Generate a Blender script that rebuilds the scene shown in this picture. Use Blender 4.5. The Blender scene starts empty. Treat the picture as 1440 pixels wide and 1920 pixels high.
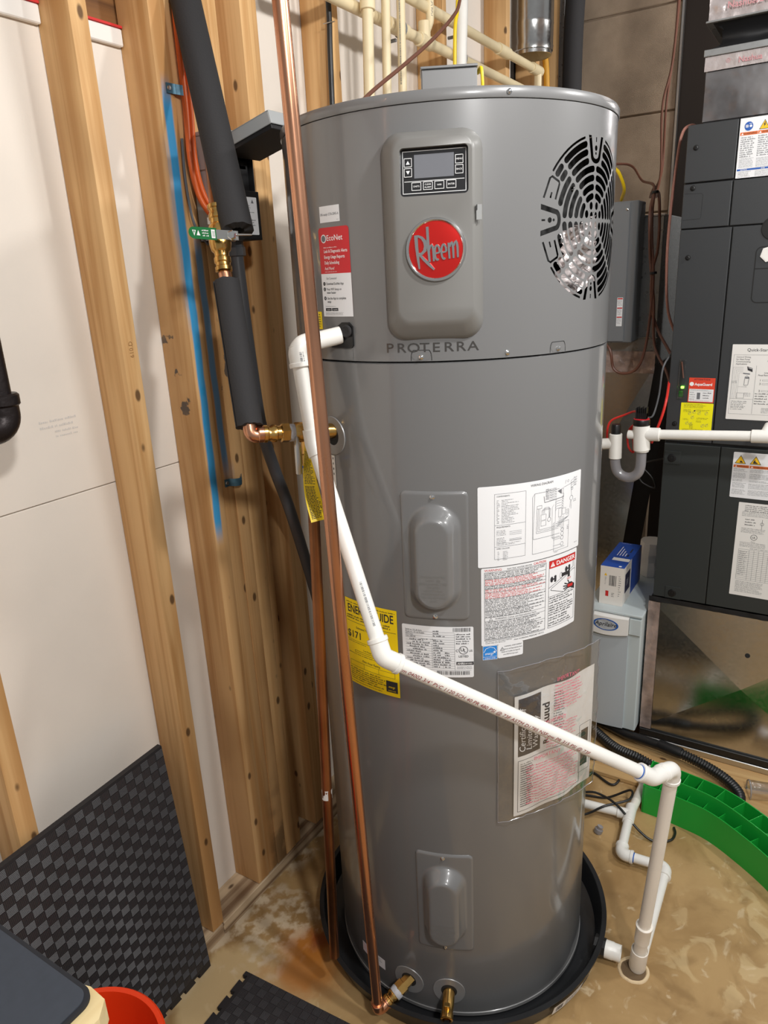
import bpy, bmesh, math, random
from mathutils import Vector, Matrix, noise as mnoise
random.seed(7)
sc = bpy.context.scene
col = sc.collection
R_ = math.radians
# ------------------------------------------------------------------ camera
CAMH = 1.62
def cam_matrix():
    pitch, roll, yaw = R_(18.079), R_(-2.841), R_(32.574)
    fwd = Vector((math.cos(yaw)*math.cos(pitch), math.sin(yaw)*math.cos(pitch), -math.sin(pitch)))
    right = Vector((math.sin(yaw), -math.cos(yaw), 0)); up = right.cross(fwd)
    r2 = math.cos(roll)*right + math.sin(roll)*up
    u2 = -math.sin(roll)*right + math.cos(roll)*up
    m = Matrix((r2, u2, -fwd)).transposed().to_4x4()
    m.translation = (0, 0, CAMH)
    return m
cd = bpy.data.cameras.new('camera'); cam = bpy.data.objects.new('camera', cd); col.objects.link(cam)
cam.matrix_world = cam_matrix()
cd.sensor_fit = 'VERTICAL'; cd.sensor_height = 36; cd.lens = 1354.92/1920*36; cd.clip_start = .02
sc.camera = cam
# ------------------------------------------------------------------ world, lamps, exposure
w = bpy.data.worlds.new('world'); sc.world = w; w.use_nodes = True
w.node_tree.nodes['Background'].inputs[0].default_value = (1.0, .99, .98, 1)
w.node_tree.nodes['Background'].inputs[1].default_value = .22
def lamp(name, loc, power, size, color=(1, .985, .965)):
    l = bpy.data.lights.new(name, 'POINT'); l.energy = power; l.shadow_soft_size = size; l.color = color
    o = bpy.data.objects.new(name, l); o.location = loc; col.objects.link(o)
lamp('bulb_or_fill', (-.20, -.75, 2.45), 66, .07)
lamp('bulb_or_fill', (1.95, -.95, 2.5), 40, .08)
lamp('bulb_or_fill', (3.25, -.25, 2.45), 34, .08)  # added fill to brighten the block wall, no known bulb stands here
lamp('bulb_or_fill', (.80, -.45, 2.45), 42, .06)
sc.view_settings.view_transform = 'Standard'; sc.view_settings.look = 'None'
sc.view_settings.gamma = 1; sc.view_settings.use_curve_mapping = False
sc.view_settings.exposure = 0.5
# ------------------------------------------------------------------ helpers
def mesh_obj(name, bm, mat=None, parent=None, smooth=True, angle=40):
    me = bpy.data.meshes.new(name)
    bmesh.ops.recalc_face_normals(bm, faces=bm.faces) if getattr(bm, '_recalc', True) else None
    for f in bm.faces: f.smooth = smooth
    if smooth:
        lim = R_(angle)
        for e in bm.edges:
            if len(e.link_faces) == 2 and e.calc_face_angle(0) > lim: e.smooth = False
    bm.to_mesh(me); bm.free()
    if mat: me.materials.append(mat)
    o = bpy.data.objects.new(name, me); col.objects.link(o)
    if parent: o.parent = parent; o.matrix_parent_inverse = Matrix.Translation(-parent.location)
    return o
def tag(o, label, cat, group=None):
    o['label'] = label; o['category'] = cat
    if group: o['group'] = group
    return o
def thing(name, loc, label, cat, group=None):
    o = bpy.data.objects.new(name, None); col.objects.link(o); o.location = loc; o.empty_display_size = .05
    return tag(o, label, cat, group)
def struct(name, loc=(0, 0, 0)):
    o = bpy.data.objects.new(name, None); col.objects.link(o); o.location = loc; o['kind'] = 'structure'; return o
def fix(o):   # children of a child: keep world placement
    return o
def child(name, bm, mat, parent, **k):
    off = parent.location if parent.parent is None else Vector()
    o = mesh_obj(name, bm, mat, None, **k)
    o.parent = parent; o.matrix_parent_inverse = Matrix.Translation(-off)
    return o
def BM(): return bmesh.new()
def box(bm, lo, hi, bev=0, seg=1):
    lo = Vector(lo); hi = Vector(hi)
    r = bmesh.ops.create_cube(bm, size=1)
    for v in r['verts']:
        v.co = Vector([lo[i] + (v.co[i]+.5)*(hi[i]-lo[i]) for i in range(3)])
    if bev:
        es = list({e for v in r['verts'] for e in v.link_edges})
        bmesh.ops.bevel(bm, geom=es, offset=bev, segments=seg, affect='EDGES', profile=.5)
    return bm
def frames(pts):
    n = len(pts); T = []
    for i in range(n):
        a = pts[max(i-1, 0)]; b = pts[min(i+1, n-1)]; T.append((b-a).normalized())
    up = Vector((0, 0, 1)) if abs(T[0].z) < .9 else Vector((1, 0, 0))
    N = (up - T[0]*up.dot(T[0])).normalized(); out = []
    for i in range(n):
        N = (N - T[i]*N.dot(T[i]))
        N = N.normalized() if N.length > 1e-6 else T[i].orthogonal().normalized()
        out.append((T[i], N, T[i].cross(N)))
    return out
def tube(bm, pts, r, n=16, caps=True, inner=None):
    pts = [Vector(p) for p in pts]; F = frames(pts); rings = []
    for i, p in enumerate(pts):
        rr = r[i] if isinstance(r, (list, tuple)) else r
        _, N, B = F[i]
        rings.append([bm.verts.new(p + N*math.cos(2*math.pi*k/n)*rr + B*math.sin(2*math.pi*k/n)*rr) for k in range(n)])
    for a, b in zip(rings, rings[1:]):
        for k in range(n): bm.faces.new((a[k], a[(k+1) % n], b[(k+1) % n], b[k]))
    if caps: bm.faces.new(rings[0]); bm.faces.new(rings[-1][::-1])
    return rings
def fillet(pts, rad, n=8):
    pts = [Vector(p) for p in pts]; out = [pts[0]]
    for a, c, b in zip(pts, pts[1:], pts[2:]):
        d0 = (a-c).normalized(); d1 = (b-c).normalized(); ang = d0.angle(d1)
        if abs(ang-math.pi) < .02: out.append(c); continue
        t = min(rad/math.tan(ang/2), (a-c).length*.49, (b-c).length*.49)
        r = t*math.tan(ang/2); ctr = c + (d0+d1).normalized()*(r/math.sin(ang/2))
        v0 = c + d0*t - ctr; v1 = c + d1*t - ctr; tot = v0.angle(v1); axis = v0.cross(v1).normalized()
        for k in range(n+1): out.append(ctr + Matrix.Rotation(tot*k/n, 3, axis) @ v0)
    out.append(pts[-1]); return out
def spline(pts, n=8):
    P = [Vector(p) for p in pts]; P = [P[0]*2-P[1]] + P + [P[-1]*2-P[-2]]; out = []
    for i in range(1, len(P)-2):
        for k in range(n):
            t = k/n
            out.append(.5*((2*P[i]) + (P[i+1]-P[i-1])*t + (2*P[i-1]-5*P[i]+4*P[i+1]-P[i+2])*t*t + (3*P[i]-P[i-1]-3*P[i+1]+P[i+2])*t**3))
    out.append(P[-2]); return out
def lathe(bm, prof, n=48, origin=(0, 0, 0), axis=(0, 0, 1), caps=True):
    z = Vector(axis).normalized(); x = z.orthogonal().normalized(); y = z.cross(x); o = Vector(origin); rings = []
    for r, h in prof:
        if r < 1e-6: rings.append([bm.verts.new(o + z*h)]); continue
        rings.append([bm.verts.new(o + z*h + (x*math.cos(2*math.pi*k/n) + y*math.sin(2*math.pi*k/n))*r) for k in range(n)])
    for a, b in zip(rings, rings[1:]):
        for k in range(n):
            q = [a[k % len(a)], a[(k+1) % len(a)], b[(k+1) % len(b)], b[k % len(b)]]
            q2 = []
            for v in q:
                if v not in q2: q2.append(v)
            if len(q2) > 2: bm.faces.new(q2)
    if caps:
        for rg, rev in ((rings[0], True), (rings[-1], False)):
            if len(rg) > 2: bm.faces.new(rg[::-1] if rev else rg)
    return rings
def V(*a): return Vector(a)
# ------------------------------------------------------------------ materials
def S(r, g, b):   # sRGB 0-255 -> linear
    f = lambda c: (c/12.92 if c <= .04045 else ((c+.055)/1.055)**2.4)
    return (f(r/255), f(g/255), f(b/255), 1)
def mat(name, color, rough=.5, metal=0, spec=.5, coat=0, coat_rough=.05, var=0, vscale=8, bump=0, bscale=60, trans=0, alpha=1, emit=None, estr=0, rvar=0, vstretch=None):
    m = bpy.data.materials.new(name); m.use_nodes = True; nt = m.node_tree; b = nt.nodes['Principled BSDF']
    b.inputs['Base Color'].default_value = color; b.inputs['Roughness'].default_value = rough; b.inputs['Metallic'].default_value = metal
    b.inputs['Specular IOR Level'].default_value = spec; b.inputs['Coat Weight'].default_value = coat; b.inputs['Coat Roughness'].default_value = coat_rough
    b.inputs['Transmission Weight'].default_value = trans; b.inputs['Alpha'].default_value = alpha
    if emit: b.inputs['Emission Color'].default_value = emit; b.inputs['Emission Strength'].default_value = estr
    tc = None
    if var or bump or rvar: tc = nt.nodes.new('ShaderNodeTexCoord')
    if var or rvar:
        src = tc.outputs['Object']
        if vstretch:
            mp = nt.nodes.new('ShaderNodeMapping'); mp.inputs['Scale'].default_value = vstretch; nt.links.new(src, mp.inputs[0]); src = mp.outputs[0]
        n = nt.nodes.new('ShaderNodeTexNoise'); n.inputs['Scale'].default_value = vscale; n.inputs['Detail'].default_value = 5
        nt.links.new(src, n.inputs['Vector'])
        if var:
            r = nt.nodes.new('ShaderNodeValToRGB'); r.color_ramp.elements[0].position = .3; r.color_ramp.elements[1].position = .7
            r.color_ramp.elements[0].color = tuple(c*(1-var) for c in color[:3]) + (1,); r.color_ramp.elements[1].color = tuple(min(1, c*(1+var)) for c in color[:3]) + (1,)
            nt.links.new(n.outputs['Fac'], r.inputs[0]); nt.links.new(r.outputs[0], b.inputs['Base Color'])
        if rvar:
            mr = nt.nodes.new('ShaderNodeMapRange'); mr.inputs['To Min'].default_value = max(.02, rough-rvar); mr.inputs['To Max'].default_value = rough+rvar
            mr.inputs['From Min'].default_value = .3; mr.inputs['From Max'].default_value = .7
            nt.links.new(n.outputs['Fac'], mr.inputs['Value']); nt.links.new(mr.outputs[0], b.inputs['Roughness'])
    if bump:
        n2 = nt.nodes.new('ShaderNodeTexNoise'); n2.inputs['Scale'].default_value = bscale; n2.inputs['Detail'].default_value = 4
        nt.links.new(tc.outputs['Object'], n2.inputs['Vector'])
        bp = nt.nodes.new('ShaderNodeBump'); bp.inputs['Strength'].default_value = bump; bp.inputs['Distance'].default_value = .004
        nt.links.new(n2.outputs['Fac'], bp.inputs['Height']); nt.links.new(bp.outputs[0], b.inputs['Normal'])
    return m
class NT:
    def __init__(s, m): s.t = m.node_tree
    def n(s, typ, **k):
        nd = s.t.nodes.new(typ)
        for a, v in k.items():
            if a.startswith('_'): nd.inputs[a[1:].replace('_', ' ')].default_value = v
            else: setattr(nd, a, v)
        return nd
    def l(s, a, b): s.t.links.new(a, b)
    def math(s, op, a, b=None, clamp=False):
        nd = s.n('ShaderNodeMath', operation=op, use_clamp=clamp)
        for i, x in enumerate((a, b)):
            if x is None: continue
            if isinstance(x, (int, float)): nd.inputs[i].default_value = x
            else: s.l(x, nd.inputs[i])
        return nd.outputs[0]
    def mix(s, f, a, b):
        nd = s.n('ShaderNodeMix', data_type='RGBA')
        for i, x in ((0, f), (6, a), (7, b)):
            if isinstance(x, (int, float, tuple)): nd.inputs[i].default_value = x
            else: s.l(x, nd.inputs[i])
        return nd.outputs[2]
    def step(s, x, a, b):
        nd = s.n('ShaderNodeMapRange', interpolation_type='SMOOTHSTEP'); s.l(x, nd.inputs[0])
        nd.inputs[1].default_value = a; nd.inputs[2].default_value = b; return nd.outputs[0]
def wood(name, light, dark, paint=None, axis=2):
    m = mat(name, light, .62, spec=.35); q = NT(m); b = m.node_tree.nodes['Principled BSDF']
    tc = q.n('ShaderNodeTexCoord'); oi = q.n('ShaderNodeObjectInfo')
    ofs = q.n('ShaderNodeVectorMath', operation='SCALE'); cmb = q.n('ShaderNodeCombineXYZ')
    for i in range(3): q.l(oi.outputs['Random'], cmb.inputs[i])
    q.l(cmb.outputs[0], ofs.inputs[0]); ofs.inputs['Scale'].default_value = 17.3
    ad = q.n('ShaderNodeVectorMath', operation='ADD'); q.l(tc.outputs['Object'], ad.inputs[0]); q.l(ofs.outputs[0], ad.inputs[1])
    mp = q.n('ShaderNodeMapping'); sv = [34, 34, 34]; sv[axis] = 1.3; mp.inputs['Scale'].default_value = sv; q.l(ad.outputs[0], mp.inputs[0])
    n1 = q.n('ShaderNodeTexNoise', _Scale=1.0, _Detail=6.0, _Distortion=.6); q.l(mp.outputs[0], n1.inputs['Vector'])
    n2 = q.n('ShaderNodeTexNoise', _Scale=2.2, _Detail=3.0); q.l(ad.outputs[0], n2.inputs['Vector'])
    g = q.step(n1.outputs['Fac'], .38, .68)
    c = q.mix(g, light, dark)
    c = q.mix(q.math('MULTIPLY', q.step(n2.outputs['Fac'], .5, .7), .45), c, tuple(x*.72 for x in dark[:3]) + (1,))
    mp2 = q.n('ShaderNodeMapping'); sv = [21, 21, 21]; sv[axis] = 11; mp2.inputs['Scale'].default_value = sv; q.l(ad.outputs[0], mp2.inputs[0])
    vo = q.n('ShaderNodeTexVoronoi', _Scale=1.0); q.l(mp2.outputs[0], vo.inputs['Vector'])
    sep = q.n('ShaderNodeSeparateColor'); q.l(vo.outputs['Color'], sep.inputs[0])
    kn = q.math('MULTIPLY', q.math('SUBTRACT', 1.0, q.step(vo.outputs['Distance'], .09, .17)), q.math('GREATER_THAN', sep.outputs[0], .45))
    c = q.mix(q.math('MULTIPLY', kn, .85), c, S(74, 48, 28))
    if paint:
        ge = q.n('ShaderNodeNewGeometry'); sx = q.n('ShaderNodeSeparateXYZ'); q.l(ge.outputs['Position'], sx.inputs[0])
        x, y, z = sx.outputs
        wob = q.n('ShaderNodeTexNoise', _Scale=6.0, _Detail=3.0); q.l(ge.outputs['Position'], wob.inputs['Vector'])
        for (xc, slope, wid, z0, z1, stren) in paint:
            xx = q.math('SUBTRACT', x, q.math('ADD', xc, q.math('MULTIPLY', q.math('SUBTRACT', z, 1.5), slope)))
            xx = q.math('ADD', xx, q.math('MULTIPLY', q.math('SUBTRACT', wob.outputs['Fac'], .5), .012))
            a = q.math('SUBTRACT', 1.0, q.step(q.math('ABSOLUTE', xx), wid*.55, wid))
            a = q.math('MULTIPLY', a, q.step(z, z0, z0+.07)); a = q.math('MULTIPLY', a, q.math('SUBTRACT', 1.0, q.step(z, z1-.05, z1+.02)))
            a = q.math('MULTIPLY', a, q.math('SUBTRACT', 1.0, q.step(y, 1.187, 1.2)))
            c = q.mix(q.math('MULTIPLY', a, stren), c, S(38, 150, 205))
        # old dark adhesive patches and a patchy darker tone close to the floor
        pn = q.n('ShaderNodeTexNoise', _Scale=14.0, _Detail=4.0); q.l(ge.outputs['Position'], pn.inputs['Vector'])
        pm = q.math('MULTIPLY', q.step(pn.outputs['Fac'], .60, .62), q.math('MULTIPLY', q.step(z, 1.30, 1.36), q.math('SUBTRACT', 1.0, q.step(z, 1.50, 1.56))))
        c = q.mix(q.math('MULTIPLY', pm, .9), c, S(78, 74, 72))
        lo = q.math('MULTIPLY', q.math('SUBTRACT', 1.0, q.step(z, .06, .42)), q.step(pn.outputs['Fac'], .38, .6))
        lo = q.math('MULTIPLY', lo, q.step(x, 1.16, 1.22))
        c = q.mix(q.math('MULTIPLY', lo, .75), c, S(92, 72, 48))
    q.l(c, b.inputs['Base Color'])
    bp = q.n('ShaderNodeBump', _Strength=.25, _Distance=.002); q.l(n1.outputs['Fac'], bp.inputs['Height']); q.l(bp.outputs[0], b.inputs['Normal'])
    return m
M = {}
M['wood'] = wood('pine', S(222, 180, 126), S(192, 144, 90))
M['wood_p'] = wood('pine_painted', S(216, 173, 120), S(188, 139, 86), paint=[(1.141, .004, .0135, 1.03, 2.0, .95), (1.131, 0, .010, 1.5, 1.9, .35), (1.181, -.012, .012, 1.18, 1.72, .75), (1.193, 0, .02, 1.16, 1.22, .4)])
M['wood_dark'] = wood('old_board', S(128, 88, 50), S(92, 60, 34), axis=0)
M['plate'] = wood('plate_wood', S(205, 182, 150), S(120, 92, 66), axis=0)
M['plywood'] = wood('plywood', S(205, 170, 118), S(182, 142, 92), axis=1)
M['light_wood'] = wood('birch', S(242, 222, 172), S(230, 205, 150), axis=0)
M['drywall'] = mat('drywall', S(226, 217, 206), .9, spec=.2, var=.035, vscale=5, bump=.06, bscale=220)
M['block'] = mat('block', S(160, 142, 122), .92, spec=.2, var=.22, vscale=7, bump=.5, bscale=420)
M['unlit_dark'] = mat('unlit_dark', S(44, 38, 34), .9, spec=.2)  # near-black colour standing in for unlit space
M['heater'] = mat('heater_paint', S(114, 114, 114), .34, coat=.7, coat_rough=.1)
M['heater_low'] = M['heater']
M['panel'] = mat('panel_plastic', S(120, 119, 116), .42, coat=.15, coat_rough=.25)
M['dark_gap'] = mat('dark_gap', S(30, 30, 30), .8)
M['black'] = mat('black_plastic', S(24, 24, 25), .4)
M['pan'] = mat('pan_plastic', S(34, 35, 37), .3, var=.1)
M['foam'] = mat('pipe_foam', S(50, 49, 50), .8, spec=.3, bump=.15, bscale=300)
M['mat_foam'] = mat('mat_foam', S(40, 38, 40), .62, spec=.4)
M['mat_rib'] = mat('mat_rib', S(60, 58, 60), .5, spec=.5)
M['copper'] = mat('copper', S(214, 158, 126), .28, metal=1, var=.16, vscale=6, rvar=.08, vstretch=(1, 1, .4))
M['copper_old'] = mat('copper_old', S(164, 112, 76), .38, metal=1, var=.45, vscale=9, rvar=.12, vstretch=(1, 1, .5))
M['brass'] = mat('brass', S(206, 166, 98), .24, metal=1, var=.2, vscale=30)
M['chrome'] = mat('chrome', S(222, 222, 222), .12, metal=1)
M['letter'] = mat('letter_chrome', S(104, 101, 98), .22, metal=.8)
M['steel'] = mat('steel', S(196, 196, 194), .3, metal=1)
M['pvc'] = mat('pvc_white', S(240, 238, 232), .32, var=.03, vscale=12)
M['pvc_old'] = mat('pvc_grey_white', S(242, 236, 226), .4, var=.04, vscale=12)
M['cpvc'] = mat('cpvc_cream', S(232, 215, 176), .42, var=.05, vscale=14)
M['grey_pvc'] = mat('grey_conduit', S(92, 94, 98), .38)
M['grey_metal'] = mat('grey_box', S(158, 160, 160), .45)
M['grey_box2'] = mat('painted_grey', S(120, 123, 126), .4)
M['orange'] = mat('orange_cable', S(238, 108, 42), .42)
M['brown'] = mat('brown_cable', S(106, 66, 50), .45)
M['yellow_cable'] = mat('yellow_cable', S(238, 204, 30), .4)
M['red_wire'] = mat('red_wire', S(212, 44, 38), .4)
M['black_wire'] = mat('black_cable', S(30, 30, 30), .4)
M['ink'] = mat('black_ink', S(44, 44, 48), .6)
M['ink_grey'] = mat('grey_ink', S(110, 112, 116), .6)
M['ink_red'] = mat('red_ink', S(204, 42, 40), .6)
M['ink_pink'] = mat('pink_ink', S(226, 110, 130), .6)
M['foil_print'] = mat('foil_print', S(196, 138, 142), .5)
M['oval_grey'] = mat('oval_grey', S(182, 186, 190), .4)
M['ink_blue'] = mat('blue_ink', S(36, 92, 176), .5)
M['ink_orange'] = mat('orange_ink', S(226, 112, 46), .5)
M['ink_yellow'] = mat('yellow_ink', S(246, 196, 30), .5)
M['ink_white'] = mat('white_ink', S(246, 246, 246), .6)
M['paper'] = mat('label_white', S(238, 239, 241), .45)
M['paper2'] = mat('paper_white', S(236, 234, 230), .6)
M['paper_red'] = mat('label_red', S(206, 40, 48), .4)
M['paper_yellow'] = mat('label_yellow', S(252, 218, 16), .45)
M['paper_yel2'] = mat('label_bright_yellow', S(250, 242, 20), .45)
M['paper_blue'] = mat('label_blue', S(40, 136, 218), .4)
M['dark_rect'] = mat('dark_print', S(70, 68, 70), .5)
M['badge_red'] = mat('badge_red', S(214, 26, 18), .22, metal=.55, coat=.8)
M['glass_black'] = mat('screen_bezel', S(34, 34, 36), .18, coat=.6)
M['screen'] = mat('screen_film', S(112, 114, 120), .2, coat=.8, bump=.25, bscale=18)
M['foil'] = mat('foil_insulation', S(206, 196, 194), .24, metal=.5, var=.12, vscale=5, bump=1.0, bscale=26)
M['foil_flat'] = mat('foil_flat', S(128, 126, 127), .2, metal=.55, coat=.4, var=.5, vscale=7, bump=.3, bscale=14)
M['foil_tape'] = mat('foil_tape', S(196, 176, 168), .3, metal=.6, var=.3, vscale=22, bump=.7, bscale=50)
M['canvas'] = mat('black_canvas', S(20, 20, 22), .6)
M['furnace'] = mat('furnace_paint', S(56, 58, 60), .42, spec=.45, bump=.05, bscale=500)
M['furnace_low'] = mat('furnace_paint_low', S(50, 54, 54), .42, spec=.45, bump=.05, bscale=500)
M['humid'] = mat('humidifier_plastic', S(196, 206, 208), .5)
M['humid2'] = mat('humidifier_door', S(180, 188, 194), .5)
M['carton'] = mat('carton_white', S(234, 228, 220), .6)
M['carton_blue'] = mat('carton_blue', S(36, 78, 168), .45)
M['carton_dark'] = mat('carton_dark', S(44, 40, 70), .45)
M['green'] = mat('green_plastic', S(26, 164, 58), .38)
M['green_lbl'] = mat('green_grip', S(22, 112, 58), .4)
M['bucket'] = mat('bucket_red', S(234, 62, 20), .4)
M['mat_top'] = mat('desk_mat', S(60, 66, 76), .8, var=.06, vscale=60)
M['mat_edge'] = mat('desk_mat_edge', S(36, 38, 44), .8)
M['iron'] = mat('black_iron', S(42, 36, 36), .4, metal=.6, bump=.2, bscale=120)
M['led'] = mat('led_green', S(120, 255, 60), .4, emit=S(120, 255, 60), estr=6)
M['pipe_red'] = mat('pipe_red', S(150, 52, 44), .6)
M['tape'] = mat('thread_tape', S(190, 190, 195), .5, bump=.6, bscale=120)
M['white_trim'] = mat('white_tape_strip', S(232, 228, 222), .6)
M['drain_dark'] = mat('drain_dark', S(110, 90, 66), .9)
M['rustring'] = mat('mortar', S(220, 196, 158), .9, bump=.6, bscale=90)
def galv(name, base, rough, metal=1):
    m = mat(name, base, rough, metal=metal); q = NT(m); b = m.node_tree.nodes['Principled BSDF']
    tc = q.n('ShaderNodeTexCoord'); vo = q.n('ShaderNodeTexVoronoi', _Scale=120.0); q.l(tc.outputs['Object'], vo.inputs['Vector'])
    sep = q.n('ShaderNodeSeparateColor'); q.l(vo.outputs['Color'], sep.inputs[0])
    mr = q.n('ShaderNodeMapRange'); q.l(sep.outputs[0], mr.inputs[0]); mr.inputs[3].default_value = rough-.03; mr.inputs[4].default_value = rough+.03; q.l(mr.outputs[0], b.inputs['Roughness'])
    c = q.mix(sep.outputs[1], tuple(x*.93 for x in base[:3]) + (1,), base); q.l(c, b.inputs['Base Color'])
    n = q.n('ShaderNodeTexNoise', _Scale=5.0); q.l(tc.outputs['Object'], n.inputs['Vector'])
    bp = q.n('ShaderNodeBump', _Strength=.05, _Distance=.01); q.l(n.outputs['Fac'], bp.inputs['Height']); q.l(bp.outputs[0], b.inputs['Normal'])
    return m
M['galv'] = galv('galvanised', S(196, 197, 196), .2)
M['galv_d'] = galv('galvanised_dull', S(172, 174, 174), .30, .65)
def clear(name, tint, fac, rough):
    m = bpy.data.materials.new(name); m.use_nodes = True; q = NT(m); t = m.node_tree; t.nodes.remove(t.nodes['Principled BSDF'])
    out = t.nodes['Material Output']; tr = q.n('ShaderNodeBsdfTransparent'); tr.inputs[0].default_value = tint
    gl = q.n('ShaderNodeBsdfGlossy'); gl.inputs['Roughness'].default_value = rough; gl.inputs['Color'].default_value = (.9, .9, .9, 1)
    lw = q.n('ShaderNodeLayerWeight'); lw.inputs[0].default_value = .3
    f = q.math('ADD', fac, q.math('MULTIPLY', lw.outputs['Facing'], .35), True)
    tc = q.n('ShaderNodeTexCoord'); nz = q.n('ShaderNodeTexNoise', _Scale=22.0, _Detail=3.0); q.l(tc.outputs['Object'], nz.inputs['Vector'])
    bp = q.n('ShaderNodeBump', _Strength=.6, _Distance=.008); q.l(nz.outputs['Fac'], bp.inputs['Height']); q.l(bp.outputs[0], gl.inputs['Normal'])
    mx = q.n('ShaderNodeMixShader'); q.l(f, mx.inputs[0]); q.l(tr.outputs[0], mx.inputs[1]); q.l(gl.outputs[0], mx.inputs[2]); q.l(mx.outputs[0], out.inputs[0])
    return m
M['clear'] = clear('clear_plastic', (.94, .94, .94, 1), .05, .1)
M['clear_cup'] = clear('clear_cup', (.9, .9, .92, 1), .22, .15)
M['smoke_tube'] = mat('clear_tube', S(170, 168, 172), .15, trans=.45, coat=.6)
# floor: stained concrete
fm = mat('concrete', S(160, 128, 84), .55, spec=.4); q = NT(fm); b = fm.node_tree.nodes['Principled BSDF']
ge = q.n('ShaderNodeNewGeometry'); sx = q.n('ShaderNodeSeparateXYZ'); q.l(ge.outputs['Position'], sx.inputs[0]); P_ = ge.outputs['Position']
def nz(scale, detail=5, dist=0):
    n = q.n('ShaderNodeTexNoise', _Scale=float(scale), _Detail=float(detail), _Distortion=float(dist)); q.l(P_, n.inputs['Vector']); return n.outputs['Fac']
def blob(x0, y0, r, soft, wob=.12, wscale=7):
    dx = q.math('SUBTRACT', sx.outputs[0], x0); dy = q.math('SUBTRACT', sx.outputs[1], y0)
    d = q.math('SQRT', q.math('ADD', q.math('MULTIPLY', dx, dx), q.math('MULTIPLY', dy, dy)))
    d = q.math('ADD', d, q.math('MULTIPLY', q.math('SUBTRACT', nz(wscale, 5, .5), .5), wob*2))
    return q.math('SUBTRACT', 1.0, q.step(d, r-soft, r+soft))
c = q.mix(q.step(nz(3, 6, .8), .35, .66), S(150, 118, 74), S(186, 154, 106))
c = q.mix(q.math('MULTIPLY', q.step(nz(9, 6, 1.2), .5, .72), .5), c, S(128, 98, 58))
c = q.mix(q.math('MULTIPLY', q.step(nz(16, 8, 1.5), .60, .70), .55), c, S(214, 194, 160))
c = q.mix(q.math('MULTIPLY', blob(.86, 1.0, .17, .02, .1, 9), .8), c, S(206, 180, 134))
c = q.mix(q.math('MULTIPLY', q.math('MULTIPLY', blob(1.07, 1.09, .12, .03, .15, 12), q.step(nz(30, 6), .42, .6)), .8), c, S(216, 200, 172))
c = q.mix(q.math('MULTIPLY', q.step(sx.outputs[1], 1.13, 1.18), q.math('MULTIPLY', q.step(nz(18, 6), .45, .6), .7)), c, S(214, 198, 172))
c = q.mix(q.math('MULTIPLY', blob(1.02, .945, .085, .06, .09, 10), .8), c, S(176, 104, 26))
c = q.mix(q.math('MULTIPLY', blob(1.09, .955, .03, .03, .05, 14), .9), c, S(128, 62, 18))
c = q.mix(q.math('MULTIPLY', q.math('MULTIPLY', blob(1.55, .03, .2, .1, .2, 6), q.step(nz(13, 9, .8), .52, .60)), .42), c, S(220, 196, 150))
q.l(c, b.inputs['Base Color'])
rr = q.step(nz(4, 4), .35, .65); mr = q.n('ShaderNodeMapRange'); q.l(rr, mr.inputs[0]); mr.inputs[3].default_value = .42; mr.inputs[4].default_value = .68; q.l(mr.outputs[0], b.inputs['Roughness'])
bp = q.n('ShaderNodeBump', _Strength=.25, _Distance=.004); q.l(nz(40, 8), bp.inputs['Height']); q.l(bp.outputs[0], b.inputs['Normal'])
M['floor'] = fm
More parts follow.
